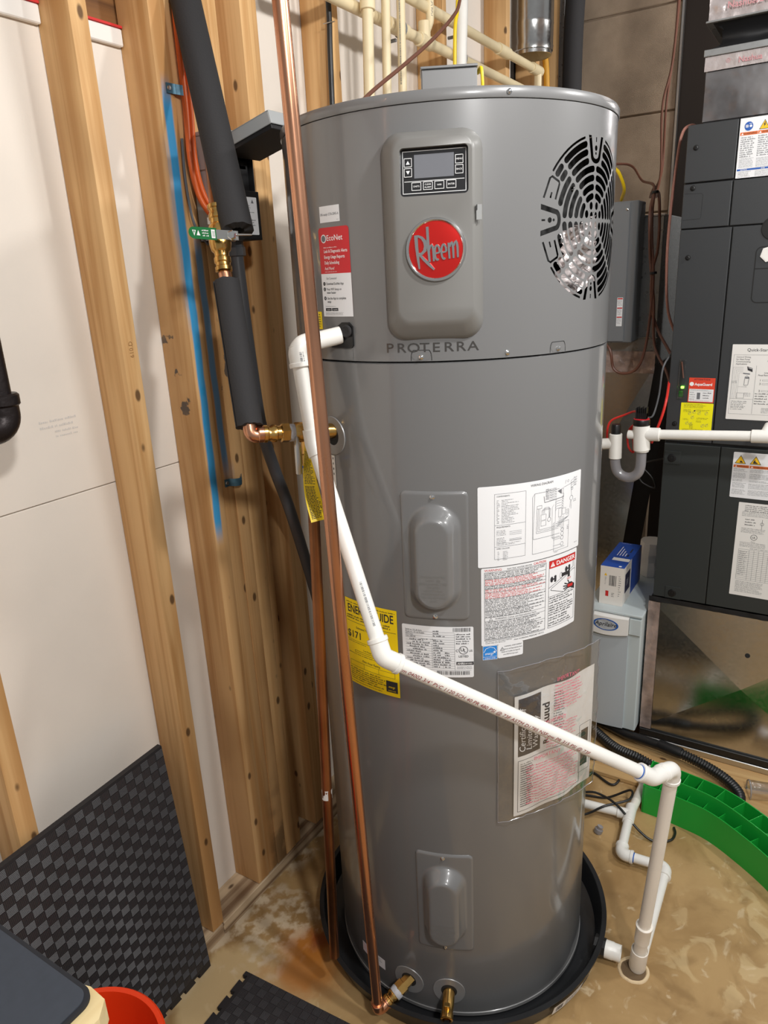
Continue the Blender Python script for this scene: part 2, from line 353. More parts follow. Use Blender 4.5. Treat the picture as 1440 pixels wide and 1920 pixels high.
# ------------------------------------------------------------------ flat print on sheets
_tc = {}
def text_polys(s, size=1, align='CENTER', offset=0, shear=0, spacing=1):
    if 'M' in s or 'W' in s: offset = min(offset, .0)
    k = (s, align, offset, shear, spacing)
    if k not in _tc:
        cu = bpy.data.curves.new('t', 'FONT'); cu.body = s; cu.size = 1; cu.align_x = align; cu.offset = offset; cu.shear = shear; cu.space_character = spacing; cu.resolution_u = 3
        o = bpy.data.objects.new('t', cu); me = o.to_mesh()
        _tc[k] = ([(v.co.x, v.co.y) for v in me.vertices], [tuple(p.vertices) for p in me.polygons])
        o.to_mesh_clear(); bpy.data.objects.remove(o); bpy.data.curves.remove(cu)
    vs, fs = _tc[k]
    return [(x*size, y*size) for x, y in vs], fs
class Sheet:
    """a sticker or sheet: map fn (u right, v up, offset) -> world; prints are layers over it"""
    def __init__(s, fn, W, H, curved=False):
        s.fn = fn; s.W = W; s.H = H; s.curved = curved; s.layers = {}
    def L(s, ink):
        if ink not in s.layers: s.layers[ink] = BM()
        return s.layers[ink]
    def poly(s, ink, pts, faces, lift=0):
        bm = s.L(ink); k = .0005 + lift
        vs = [bm.verts.new(s.fn(x, y, k)) for x, y in pts]
        for f in faces:
            try: bm.faces.new([vs[i] for i in f])
            except ValueError: pass
    def rect(s, ink, u0, v0, u1, v1, lift=0):
        n = max(1, int(abs(u1-u0)/.006)) if s.curved else 1
        pts = []
        for i in range(n+1):
            u = u0 + (u1-u0)*i/n; pts += [(u, v0), (u, v1)]
        s.poly(ink, pts, [(2*i, 2*i+2, 2*i+3, 2*i+1) for i in range(n)], lift)
    def frame(s, ink, u0, v0, u1, v1, t=.0006, lift=0):
        s.rect(ink, u0, v0, u1, v0+t, lift); s.rect(ink, u0, v1-t, u1, v1, lift); s.rect(ink, u0, v0, u0+t, v1, lift); s.rect(ink, u1-t, v0, u1, v1, lift)
    def text(s, ink, t, u, v, size, align='CENTER', offset=0, rot=0, sx=1, shear=0, lift=0, spacing=1):
        vs, fs = text_polys(t, size, align, offset, shear, spacing); c, n = math.cos(rot), math.sin(rot)
        s.poly(ink, [(u + x*sx*c - y*n, v + x*sx*n + y*c) for x, y in vs], fs, lift)
    def greek(s, ink, u0, u1, v, n, pitch, h=None, rot=False, ragged=.25, lift=0):
        h = h or pitch*.42; rnd = random.Random(int(u0*1e5) + int(v*1e5)*7 + n)
        wl_ = h*.62; gp = h*.30
        for i in range(n):
            u = u0; y = v - i*pitch - h; end = u1 - (u1-u0)*ragged*rnd.random()**2; word = rnd.randint(2, 9)
            while u + wl_ < end:
                k = rnd.choice((.68, .68, .72, 1.0, 1.0)); wd = wl_*rnd.choice((.55, .9, 1.0, 1.15))
                if rot: s.rect(ink, y, u, y+h*k, u+wd, lift)
                else: s.rect(ink, u, y, u+wd, y+h*k, lift)
                u += wd + gp; word -= 1
                if word <= 0: u += h*.75; word = rnd.randint(2, 9)
    def tri(s, ink, u, v, w_, h, lift=0): s.poly(ink, [(u-w_/2, v), (u+w_/2, v), (u, v+h)], [(0, 1, 2)], lift)
    def ring(s, ink, u, v, r0, r1, n=28, lift=0, sx=1):
        pts = []
        for i in range(n):
            a = 2*math.pi*i/n; pts += [(u+math.cos(a)*r0*sx, v+math.sin(a)*r0), (u+math.cos(a)*r1*sx, v+math.sin(a)*r1)]
        s.poly(ink, pts, [(2*i, 2*i+1, (2*i+3) % (2*n), (2*i+2) % (2*n)) for i in range(n)], lift)
    def disc(s, ink, u, v, r, n=24, lift=0, sx=1):
        s.poly(ink, [(u+math.cos(2*math.pi*i/n)*r*sx, v+math.sin(2*math.pi*i/n)*r) for i in range(n)], [tuple(range(n))], lift)
    def line(s, ink, pts, t=.0007, lift=0):
        segs = []
        for (x0, y0), (x1, y1) in zip(pts, pts[1:]):
            m_ = max(1, int(abs(x1-x0)/.005)) if s.curved else 1
            segs += [((x0+(x1-x0)*k/m_, y0+(y1-y0)*k/m_), (x0+(x1-x0)*(k+1)/m_, y0+(y1-y0)*(k+1)/m_)) for k in range(m_)]
        for (x0, y0), (x1, y1) in segs:
            d = math.hypot(x1-x0, y1-y0) or 1; nx, ny = -(y1-y0)/d*t/2, (x1-x0)/d*t/2
            s.poly(ink, [(x0+nx, y0+ny), (x1+nx, y1+ny), (x1-nx, y1-ny), (x0-nx, y0-ny)], [(0, 1, 2, 3)], lift)
    def bars(s, ink, u0, u1, v0, v1, seed=1):
        rnd = random.Random(seed); u = u0
        while u < u1:
            wd = rnd.choice((.0006, .0009, .0014)); s.rect(ink, u, v0, u+wd, v1); u += wd + rnd.choice((.0007, .001, .0016))
    def build(s, name, base, parent, rad=.003, thick=0, printname='print', label=None):
        bm = BM(); W, H = s.W, s.H; n = max(2, int(W/.006)) if s.curved else 2
        us = sorted(set([W*i/n for i in range(n+1)] + ([rad*(1-math.cos(k*math.pi/8)) for k in range(5)] + [W-rad*(1-math.cos(k*math.pi/8)) for k in range(5)] if rad else [])))
        prev = None
        for u in us:
            d = min(u, W-u); ins = rad - math.sqrt(max(0, rad*rad-(rad-d)**2)) if rad and d < rad else 0
            cur = [bm.verts.new(s.fn(u, ins + (H-2*ins)*k/3, .0002)) for k in range(4)]
            if thick: cur += [bm.verts.new(s.fn(u, ins + (H-2*ins)*(3-k)/3, -thick)) for k in range(4)]
            if prev:
                m = len(cur)
                for k in range(m if thick else m-1): bm.faces.new((prev[k], cur[k], cur[(k+1) % m], prev[(k+1) % m]))
            elif thick: bm.faces.new(cur)
            prev = cur
        if thick: bm.faces.new(prev[::-1])
        o = child(name, bm, base, parent)
        if label: o['label'] = label
        for ink, lb in s.layers.items(): 
            p = child(printname, lb, M[ink], o, smooth=False); p['kind'] = 'stuff'
        return o
# ------------------------------------------------------------------ the room
floor = struct('floor')
bm = BM(); box(bm, (-1.6, -2.4, -.05), (4.2, 1.40, 0)); child('concrete_slab', bm, M['floor'], floor, smooth=False)
bm = BM(); box(bm, (2.06, -.5, 0), (2.32, .78, .018), .003); child('plank', bm, M['plywood'], floor, smooth=False)
wl = struct('wall_left', (0, 1.275, 0))
for x0, x1, z0, z1 in ((-1.6, 1.29, .03, 1.2315), (-1.6, 1.29, 1.2335, 2.075), (1.29, 3.10, .03, 1.2315), (1.29, 3.10, 1.2335, 2.75)):
    bm = BM(); box(bm, (x0, 1.275, z0), (x1, 1.288, z1), .0012); child('drywall_panel', bm, M['drywall'], wl, smooth=False)
bm = BM(); box(bm, (-1.6, 1.279, 2.082), (1.31, 1.31, 2.6)); child('rim_board', bm, M['wood_dark'], wl, smooth=False)
for x0, x1 in ((-.9, .944), (.984, 1.121)):
    bm = BM(); box(bm, (x0, 1.262, 2.066), (x1, 1.2745, 2.096), .002); child('edge_strip', bm, M['white_trim'], wl, smooth=False)
    bm = BM(); box(bm, (x0, 1.260, 2.097), (x1, 1.2748, 2.101)); child('edge_seam', bm, M['ink_red'], wl, smooth=False)
bm = BM(); box(bm, (3.11, 1.279, .03), (3.6, 1.30, 2.75)); child('shade_board', bm, M['unlit_dark'], wl, smooth=False)  # dark sheet painted in as the shade of the far corner
def stud(x0, x1, z1=2.75, y0=1.186, y1=1.274, m='wood', z0=.040):
    bm = BM(); r = random.Random(int(x0*1000))
    box(bm, (-(x1-x0)/2, y0, 0), ((x1-x0)/2, y1, z1-z0), .0022, 2)
    o = child('stud', bm, M[m], wl)
    o.matrix_parent_inverse = Matrix.Identity(4); o.location = ((x0+x1)/2, -1.275, z0)
    return o
stud(.544, .582); stud(.945, .983)
stud(1.123, 1.166, m='wood_p'); stud(1.1665, 1.2045, m='wood_p', y0=1.188); stud(1.2055, 1.2435, m='wood_p', y0=1.186); stud(1.245, 1.2880, y0=1.187); stud(1.2890, 1.3130, y0=1.189)
stud(1.384, 1.424); stud(1.4265, 1.462, y0=1.205)
stud(1.715, 1.755); stud(2.324, 2.362); stud(2.84, 2.878); stud(3.15, 3.188); stud(3.38, 3.418)
for x0, x1 in ((-1.2, .98), (.981, 3.5)):
    bm = BM(); box(bm, (x0, 1.184, 0), (x1, 1.276, .0385), .002); child('bottom_plate', bm, M['plate'], wl, smooth=False)
bm = BM(); box(bm, (.56, 1.19, 2.76), (3.5, 1.27, 2.80), .002); child('top_plate', bm, M['wood'], wl, smooth=False)
wb = struct('wall_back', (3.5, 0, 0))
zs = [0, .27, .659, 1.047, 1.436, 1.825, 2.214, 2.603, 2.99]
for k in range(len(zs)-1):
    ys = [.712, 1.02, 1.20] if k % 2 else [.712, 1.20]
    if k % 2: ys = [.712, 1.20]
    for y0, y1 in zip(ys, ys[1:]):
        bm = BM(); box(bm, (3.5, y0+.001, zs[k]+.004), (3.68, y1-.001, zs[k+1]-.003), .003); child('block', bm, M['block'], wb, smooth=False)
bm = BM(); box(bm, (3.512, .715, 0), (3.7, 1.35, 3.0)); child('mortar', bm, M['block'], wb, smooth=False)
bm = BM(); box(bm, (3.494, .703, 1.25), (3.52, .7115, 3.0)); child('corner_bead', bm, M['steel'], wb, smooth=False)
bm = BM(); box(bm, (3.530, -1.2, 0), (3.56, .712, 3.0)); child('shade_board', bm, M['unlit_dark'], wb, smooth=False)  # dark sheet in place of the unlit opening past the blocks
tr = struct('trim_1', (3.47, 1.2, 0))
bm = BM(); box(bm, (3.47, 1.182, 0), (3.499, 1.252, 2.9), .002); child('corner_channel', bm, M['galv_d'], tr, smooth=False)
# ------------------------------------------------------------------ water heater
HC = Vector((1.3577, .6864, 0)); RT = .308; A0 = 206.82
def HW(a, z, off=0, r=RT):
    t = R_(A0+a); return Vector((HC.x + (r+off)*math.cos(t), HC.y + (r+off)*math.sin(t), z))
def hmap(a, z, off=.0, r=RT): return lambda u, v, o: HW(a + math.degrees(u/r), z+v, off+o, r)
heater = thing('water_heater', HC, 'tall grey cylindrical water heater with round red badge, standing in a black pan', 'water heater')
bm = BM(); lathe(bm, [(.30, .012), (.306, .014), (.308, .022), (.308, 1.478), (.3055, 1.4795), (.303, 1.480)], 160, HC); child('tank_jacket', bm, M['heater_low'], heater, angle=15)
bm = BM(); lathe(bm, [(.3080, .012), (.3098, .013), (.3098, .021), (.3080, .022)], 160, HC, caps=False); child('bottom_trim_ring', bm, M['heater_low'], heater)
def fill2d(loops):
    cu = bpy.data.curves.new('f', 'CURVE'); cu.dimensions = '2D'; cu.fill_mode = 'BOTH'
    for lp in loops:
        s = cu.splines.new('POLY'); s.points.add(len(lp)-1); s.use_cyclic_u = True
        for p, (x, y) in zip(s.points, lp): p.co = (x, y, 0, 1)
    o = bpy.data.objects.new('f', cu); me = o.to_mesh(); bm = BM(); bm.from_mesh(me); o.to_mesh_clear()
    bpy.data.objects.remove(o); bpy.data.curves.remove(cu)
    bmesh.ops.remove_doubles(bm, verts=bm.verts, dist=1e-6)
    return bm
def slice_u(bm, u0, u1, step):
    u = u0 + step
    while u < u1-1e-6:
        bmesh.ops.bisect_plane(bm, geom=bm.verts[:]+bm.edges[:]+bm.faces[:], plane_co=(u, 0, 0), plane_no=(1, 0, 0)); u += step
def radial_normals(o):
    me = o.data; b2 = BM(); b2.from_mesh(me); b2.normal_update()
    for f in b2.faces:
        c_ = f.calc_center_median() - HC; c_.z = 0
        if f.normal.dot(c_) < 0: f.normal_flip()
    b2.to_mesh(me); b2.free()
    ns = []
    for v in me.vertices:
        d = Vector((v.co.x-HC.x, v.co.y-HC.y, 0)).normalized(); ns.append(d)
    me.normals_split_custom_set_from_vertices(ns)
RS = .3092; FA, FZ, FR = 51.8, 1.692, .1315
win = .139
def shroud_pt(u, v): return HW(FA + math.degrees(u/RS), FZ+v, 0, RS)
Z0, Z1 = 1.4825, 1.8625
bm = BM(); half = math.pi*RS; n = 150
us = [win + (2*half-2*win)*k/n for k in range(n+1)]; vsz = [Z0-FZ, -win, win, Z1-FZ]
grid = [[bm.verts.new(shroud_pt(u, v)) for v in vsz] for u in us]
for a, b_ in zip(grid, grid[1:]):
    for k in range(3): bm.faces.new((a[k], b_[k], b_[k+1], a[k+1]))
for v0, v1 in ((vsz[0], -win), (win, vsz[3])):
    c_ = [[bm.verts.new(shroud_pt(-win+2*win*k/40, v)) for v in (v0, v1)] for k in range(41)]
    for a, b_ in zip(c_, c_[1:]): bm.faces.new((a[0], b_[0], b_[1], a[1]))
circ = [(FR*math.cos(2*math.pi*k/96), FR*math.sin(2*math.pi*k/96)) for k in range(96)]
f2 = fill2d([[(-win, -win), (win, -win), (win, win), (-win, win)], circ]); slice_u(f2, -win, win, .008)
for v in f2.verts: v.co = shroud_pt(v.co.x, v.co.y)
me_ = bpy.data.meshes.new('tmp'); f2.to_mesh(me_); f2.free(); bm.from_mesh(me_); bpy.data.meshes.remove(me_)
bmesh.ops.remove_doubles(bm, verts=bm.verts, dist=1e-5)
o = child('upper_shroud', bm, M['heater'], heater, angle=180); radial_normals(o)
# fan grille
def arcslot(r0, r1, a0, a1):
    pts = []; n = max(4, int((a1-a0)/5)); rm = (r0+r1)/2; h = (r1-r0)/2; e = math.degrees(h/rm)
    if a1-a0 < 2*e+1: e = (a1-a0)/2-.5
    for k in range(n+1):
        a = R_(a0+e + (a1-a0-2*e)*k/n); pts.append((r1*math.cos(a), r1*math.sin(a)))
    for k in range(1, 5):
        t = math.pi*k/5; a = R_(a1-e + e*math.sin(t)); r = rm + h*math.cos(t); pts.append((r*math.cos(a), r*math.sin(a)))
    for k in range(n+1):
        a = R_(a1-e - (a1-a0-2*e)*k/n); pts.append((r0*math.cos(a), r0*math.sin(a)))
    for k in range(1, 5):
        t = math.pi*k/5; a = R_(a0+e - e*math.sin(t)); r = rm - h*math.cos(t); pts.append((r*math.cos(a), r*math.sin(a)))
    return pts
loops = [circ]
for r, orad in ((.0105, .0046), (.0240, .0050)): 
    n = 4 if r < .015 else 8
    for k in range(n): loops.append([(r*math.cos(R_(360*(k+.5)/n)) + orad*math.cos(t), r*math.sin(R_(360*(k+.5)/n)) + orad*1.25*math.sin(t)) for t in [2*math.pi*j/10 for j in range(10)]])
def ribbon(pts, wd):
    A = []; B = []
    for k, (x, y) in enumerate(pts):
        x0, y0 = pts[max(0, k-1)]; x1, y1 = pts[min(len(pts)-1, k+1)]; d = math.hypot(x1-x0, y1-y0); nx, ny = -(y1-y0)/d*wd/2, (x1-x0)/d*wd/2
        A.append((x+nx, y+ny)); B.append((x-nx, y-ny))
    return A + B[::-1]
for i, rc in enumerate((.0375, .0512, .0650, .0786, .0918, .1050, .1172)):
    hw = .0049
    for qd in range(4):
        base = 90*qd; d = math.degrees(.0022/rc)
        clr = d if rc < .082 else math.degrees(math.asin((.0195 + (rc-.088)*.25)/rc))
        ca = cb = clr
        if rc > .1: 
            if qd == 2: ca = 33
            if qd == 1: cb = 33
        loops.append(arcslot(rc-hw, rc+hw, base+ca, base+45-d)); loops.append(arcslot(rc-hw, rc+hw, base+45+d, base+90-cb))
def pol(r, a): return (r*math.cos(R_(a)), r*math.sin(R_(a)))
for sg in (1, -1): 
    P = [pol(.1265, 180+sg*15), pol(.1265, 180+sg*29)] + [pol(.124, 180+sg*31), pol(.108, 180+sg*31.5), pol(.1055, 180+sg*30), pol(.1035, 180+sg*17)]
    loops.append(ribbon(P, .0036)); loops.append(ribbon([pol(.114, 180+sg*16.5), pol(.114, 180+sg*21)], .003))
for qd in range(4):
    base = 90*qd
    a0_, a1_ = base+15, base+75
    if qd == 1: a1_ = base+56
    if qd == 2: a0_ = base+34
    loops.append(arcslot(.1252, .1288, a0_, a1_))
    t = R_(base)
    def rot(p): return (p[0]*math.cos(t)-p[1]*math.sin(t), p[0]*math.sin(t)+p[1]*math.cos(t))
    out = [(.1272, .0240), (.097, .0160)] + [(.097-.0105*math.sin(R_(a)), .0160*math.cos(R_(a))) for a in range(15, 180, 15)] + [(.097, -.0160), (.1272, -.0240)]
    inn = [(.1271, -.0158), (.0995, -.0088)] + [(.0995-.0060*math.sin(R_(a)), -.0088*math.cos(R_(a))) for a in range(15, 180, 15)] + [(.0995, .0088), (.1271, .0158)]
    loops.append([rot(p) for p in out+inn])
    for x0, rr in ((.1015, .0022), (.1095, .0042)): loops.append([rot((x0+rr*math.cos(a), rr*math.sin(a))) for a in [2*math.pi*k/12 for k in range(12)]])
    loops.append([rot(p) for p in ((.1185, -.0014), (.1255, -.0014), (.1255, .0014), (.1185, .0014))])
bm = fill2d(loops); slice_u(bm, -FR, FR, .012)
for v in bm.verts: v.co = shroud_pt(v.co.x, v.co.y)
o = child('fan_grille', bm, M['heater'], heater, angle=180); radial_normals(o)
bm = BM()
c_ = [[bm.verts.new(HW(FA+math.degrees(u/.27), FZ+v, 0, .255)) for v in (-.16, .16)] for u in [-.2+.4*k/24 for k in range(25)]]
for a, b_ in zip(c_, c_[1:]): bm.faces.new((a[0], b_[0], b_[1], a[1]))
child('grille_backing', bm, M['dark_gap'], heater)
bm = BM(); rnd = random.Random(3); G = []
for i in range(22):
    row = []
    for j in range(16):
        u = -.045 + .16*i/21; v = -.125 + .11*j/15 + .03*i/21
        row.append(bm.verts.new(HW(FA+math.degrees(u/.285), FZ+v, -.034 + rnd.uniform(-.010, .010), .31)))
    G.append(row)
for i in range(21):
    for j in range(15): bm.faces.new((G[i][j], G[i+1][j], G[i+1][j+1], G[i][j+1]))
child('foil_lining', bm, M['foil'], heater, angle=60)
for (u, v) in ((-.075, .035), (-.05, -.03), (-.085, -.07), (-.02, .05)):
    bm = BM(); p = HW(FA+math.degrees(u/.29), FZ+v, -.03, .31); d = (p-HC); d.z = 0; lathe(bm, [(0, .006), (.004, .004), (.005, 0)], 10, p, d)
    child('inner_screw', bm, M['chrome'], heater)
# top cap with rim
bm = BM(); lathe(bm, [(.306, 1.8635), (.3108, 1.8635), (.3115, 1.865), (.3115, 1.876), (.3095, 1.8795), (.304, 1.881), (.20, 1.886), (0, 1.889)], 160, HC, caps=False); child('top_cap', bm, M['heater'], heater)
def screw(parent, p, d, r=.0042, m='chrome'):
    bm = BM(); lathe(bm, [(r, 0), (r, .0012), (r*.65, .0018), (r*.62, .004), (r*.4, .0045), (0, .0045)], 12, p, d); return child('screw', bm, M[m], parent)
def rad(a): t = R_(A0+a); return Vector((math.cos(t), math.sin(t), 0))
screw(heater, HW(17.6, 1.871, .0035), rad(17.6)); screw(heater, HW(17.7, 1.4905, .0012), rad(17.7))
# seam tabs
for a in (-8.9, 36.0):
    s = Sheet(hmap(a-3.1, 1.4835, .0014), .0333, .0165, True); o = s.build('seam_tab', M['heater'], heater, rad=.011)
    bm = BM(); prev = None
    for k in range(25):
        t = math.pi*k/24; u = .0167 - .0167*math.cos(t); v = min(.0165, .0215*math.sin(t)**.6)
        p = [bm.verts.new(HW(a-3.1+math.degrees((u-.0167)*x/RT)+math.degrees(.0167/RT), 1.4835+v*x, .0013)) for x in (1, 1.07)]
        if prev: bm.faces.new((prev[0], p[0], p[1], prev[1]))
        prev = p
    child('seam_gap', bm, M['dark_gap'], o)
    screw(heater, HW(a, 1.4895, .0014), rad(a))
# condensate port recess and its notch panel
bm = BM(); pr = [(-.0255, -.0), (.0, 0), (.0225, 0), (.0265, .004), (.0265, .036), (.019, .043), (.004, .043), (-.012, .034), (-.0255, .034)]
ring0 = [bm.verts.new(HW(-36.9+math.degrees(u/RT), 1.5045+v, .0048)) for u, v in pr]; ring1 = [bm.verts.new(HW(-36.9+math.degrees(u/RT), 1.5045+v, .0)) for u, v in pr]
bm.faces.new(ring0)
for k in range(len(pr)): bm.faces.new((ring0[k], ring0[(k+1) % len(pr)], ring1[(k+1) % len(pr)], ring1[k]))
po = child('port_cover', bm, M['black'], heater)
bm = BM(); lathe(bm, [(.0085, 0), (.0105, .002), (.0105, .005), (.0085, .006), (.006, .005)], 24, HW(-33.9, 1.533, .004), rad(-33.9)); child('port_plug', bm, M['foam'], po)
bm = BM(); a_ = HW(-33.9, 1.533, .006); b_ = HW(-38.5, 1.512, .006); tube(bm, [a_, b_], .0022, 8); child('plug_strap', bm, M['foam'], po)
s = Sheet(hmap(-43.8, 1.4835, .0016), .06, .0195, True); s.build('notch_panel', M['heater'], heater, rad=.001)
# brand lettering under the control panel
s = Sheet(hmap(-20.3, 1.497, .0012), .157, .019, True)
x = .0
for ch, wd in zip('PROTERRA', (.0165, .0185, .0215, .019, .0175, .0195, .0195, .02)):
    s.text('chrome', ch, x+wd*.45, .0005, .0215, sx=1.3, offset=.004); x += .157/8
M['ink_chrome'] = M['chrome']
for ink, lb in list(s.layers.items()): child('name_lettering', lb, M['letter'], heater, smooth=False)
# ------------------------------------------------ element covers
def cover(a, z0, z1, parts):
    W = .1226; H = z1-z0; a0 = a - math.degrees(W/2/RT); rd = .011
    bm = BM(); nu, nv = 44, 84; rows = []
    for i in range(nu+1):
        u = W*(.5-.5*math.cos(math.pi*i/nu))*.5 + W*i/nu*.5
        d = min(u, W-u); ins = rd - math.sqrt(max(0, rd*rd-(rd-d)**2)) if d < rd else 0
        row = []
        for j in range(nv+1):
            v = ins + (H-2*ins)*j/nv
            e = min(d, v-ins+.0, H-ins-v)
            h = .0034*min(1, (e/.004))**.5 if e > 0 else 0
            uu = u-W/2; vv = v-H/2+.002; L = .0565
            ds = math.hypot(uu, max(0, abs(vv)-L))
            t = min(1, max(0, (.0475-ds)/.0235)); t = t*t*(3-2*t)
            h += .031*t
            row.append(bm.verts.new(HW(a0+math.degrees(u/RT), z0+v, h)))
        rows.append(row)
    for i in range(nu):
        for j in range(nv): bm.faces.new((rows[i][j], rows[i+1][j], rows[i+1][j+1], rows[i][j+1]))
    o = child('element_cover', bm, M['heater'], heater, angle=70)
    s = Sheet(lambda u, v, oo: HW(a + math.degrees(u/(RT+.034)), z0+v, .0345+oo*.6), W, H)
    for k, t in enumerate(('POWER SUPPLY', 'MUST BE', 'DISCONNECTED', 'BEFORE', 'ADJUSTING', 'THERMOSTAT', 'OR REMOVING', 'CAP')): s.text('heater', t, 0, .098-k*.0066, .0062, spacing=1.1)
    for ink, lb in s.layers.items(): child('embossed_text', lb, M['panel'], o, smooth=False)
    for zz in (z1-.0095, z0+.0085): screw(o, HW(a-.3, zz, .003), rad(a-.3), .0046)
    return o
cover(-6.4, 1.0085, 1.2575, None); cover(-6.2, .206, .467, None)
# ------------------------------------------------ control panel
PA = -4.6; PN = rad(PA); PU = Vector((-PN.y, PN.x, 0))
def PP(u, z, n): return HC + PU*u + PN*n + Vector((0, 0, z))
def rrect(u0, v0, u1, v1, r, n=7):
    pts = []
    for cx_, cy_, a0 in ((u1-r, v1-r, 0), (u0+r, v1-r, 90), (u0+r, v0+r, 180), (u1-r, v0+r, 270)):
        for k in range(n+1): a = R_(a0+90*k/n); pts.append((cx_+r*math.cos(a), cy_+r*math.sin(a)))
    return pts
FN = RS+.0235
base_l = rrect(-.0775, 1.517, .0785, 1.8255, .030); face_l = rrect(-.0520, 1.5505, .0640, 1.8115, .020)
bm = BM(); rings = []
for k, (L, hh) in enumerate(((0, 0), (.06, .20), (.22, .42), (.45, .62), (.70, .84), (.86, .95), (1, 1))):
    ring = []
    for (a, b_) in zip(base_l, face_l):
        u = a[0]*(1-L)+b_[0]*L; v = a[1]*(1-L)+b_[1]*L
        nb = math.sqrt(RS*RS-u*u) - .001; n_ = nb*(1-hh) + FN*hh
        ring.append(bm.verts.new(PP(u, v, n_)))
    rings.append(ring)
for a, b_ in zip(rings, rings[1:]):
    m_ = len(a)
    for k in range(m_): bm.faces.new((a[k], a[(k+1) % m_], b_[(k+1) % m_], b_[k]))
hole = rrect(-.0445, 1.7325, .0585, 1.7995, .006, 4)
f2 = fill2d([face_l, hole])
for v in f2.verts: v.co = PP(v.co.x, v.co.y, FN)
me_ = bpy.data.meshes.new('tmp'); f2.to_mesh(me_); f2.free(); bm.from_mesh(me_); bpy.data.meshes.remove(me_)
dep = lambda v: .0015 + (v-1.7325)/.067*.0095
h0 = [bm.verts.new(PP(u, v, FN)) for u, v in hole]; h1 = [bm.verts.new(PP(u, v, FN-dep(v)-.0006)) for u, v in hole]
for k in range(len(hole)): bm.faces.new((h0[k], h0[(k+1) % len(hole)], h1[(k+1) % len(hole)], h1[k]))
bmesh.ops.remove_doubles(bm, verts=bm.verts, dist=1e-5)
child('control_panel', bm, M['panel'], heater, angle=35)
DU, DV = -.0445, 1.7325
s = Sheet(lambda u, v, o: PP(DU+u, DV+v, FN-dep(DV+v)+o), .103, .067)
s.frame('ink_white', .0035, .0035, .0995, .0635, .0008); s.rect('ink_white', .006, .0205, .097, .0212)
disp = s.build('display_bezel', M['glass_black'], heater, rad=.004)
def button(u, v, wd, ht, words=()):
    bm = BM(); p0 = rrect(u-wd/2, v-ht/2, u+wd/2, v+ht/2, .0025, 4)
    L0 = [bm.verts.new(PP(x, y, FN-dep(y)+.0003)) for x, y in p0]; L1 = [bm.verts.new(PP(x*.94+u*.06, y*.94+v*.06, FN-dep(y)+.0016)) for x, y in p0]
    bm.faces.new(L1); m_ = len(L0)
    for k in range(m_): bm.faces.new((L0[k], L0[(k+1) % m_], L1[(k+1) % m_], L1[k]))
    b_ = child('button', bm, M['glass_black'], disp)
    s = Sheet(lambda a, c, o: PP(a, c, FN-dep(c)+.0016+o), wd, ht)
    s.frame('ink_white', u-wd/2, v-ht/2, u+wd/2, v+ht/2, .0007)
    for t, du, dv, sz in words: s.text('ink_white', t, u+du, v+dv, sz)
    return s
def bfin(s):
    for ink, lb in s.layers.items(): child('button_marking', lb, M[ink], disp, smooth=False)['kind'] = 'stuff'
s = button(-.0325, 1.7800, .012, .0125); s.tri('ink_white', -.0325, 1.7775, .006, .005); bfin(s)
s = button(-.0325, 1.7660, .012, .0125); s.poly('ink_white', [(-.0355, 1.7685), (-.0295, 1.7685), (-.0325, 1.7635)], [(0, 2, 1)]); bfin(s)
bfin(button(.0448, 1.7805, .012, .0125, (('MENU', 0, -.001, .0034),))); bfin(button(.0448, 1.7664, .012, .0125, (('BACK', 0, -.001, .0034),)))
bfin(button(-.0200, 1.7460, .0145, .0115, (('UNITS', 0, -.001, .0034),))); bfin(button(-.0025, 1.7462, .0145, .0115, (('CLEAR', 0, .0008, .0032), ('ALARM', 0, -.0032, .0032))))
bfin(button(.0148, 1.7463, .0145, .0115, (('WIFI', 0, -.001, .0034),))); bfin(button(.0328, 1.7464, .0145, .0115, (('ENTER', 0, -.001, .0034),)))
s = Sheet(lambda u, v, o: PP(-.0232+u, 1.7575+v, FN-dep(1.7575+v)+.0006+o), .0600, .0330); s.build('display_screen', M['screen'], disp, rad=.0005)
bm = BM(); box(bm, (0, 0, 0), (.008, .006, .0215))
for v in bm.verts: v.co = PP(.0700+v.co.x, 1.694+v.co.z, FN-.0065+v.co.y)
child('latch', bm, M['grey_metal'], heater, smooth=False)
bm = BM()
vs = [bm.verts.new(PP(x, y, n_)) for x, y, n_ in ((.0700, 1.7155, FN+.0002), (.0782, 1.7155, FN-.0040), (.0700, 1.7065, FN+.0002))]; bm.faces.new(vs); child('latch_hole', bm, M['dark_gap'], heater, smooth=False)
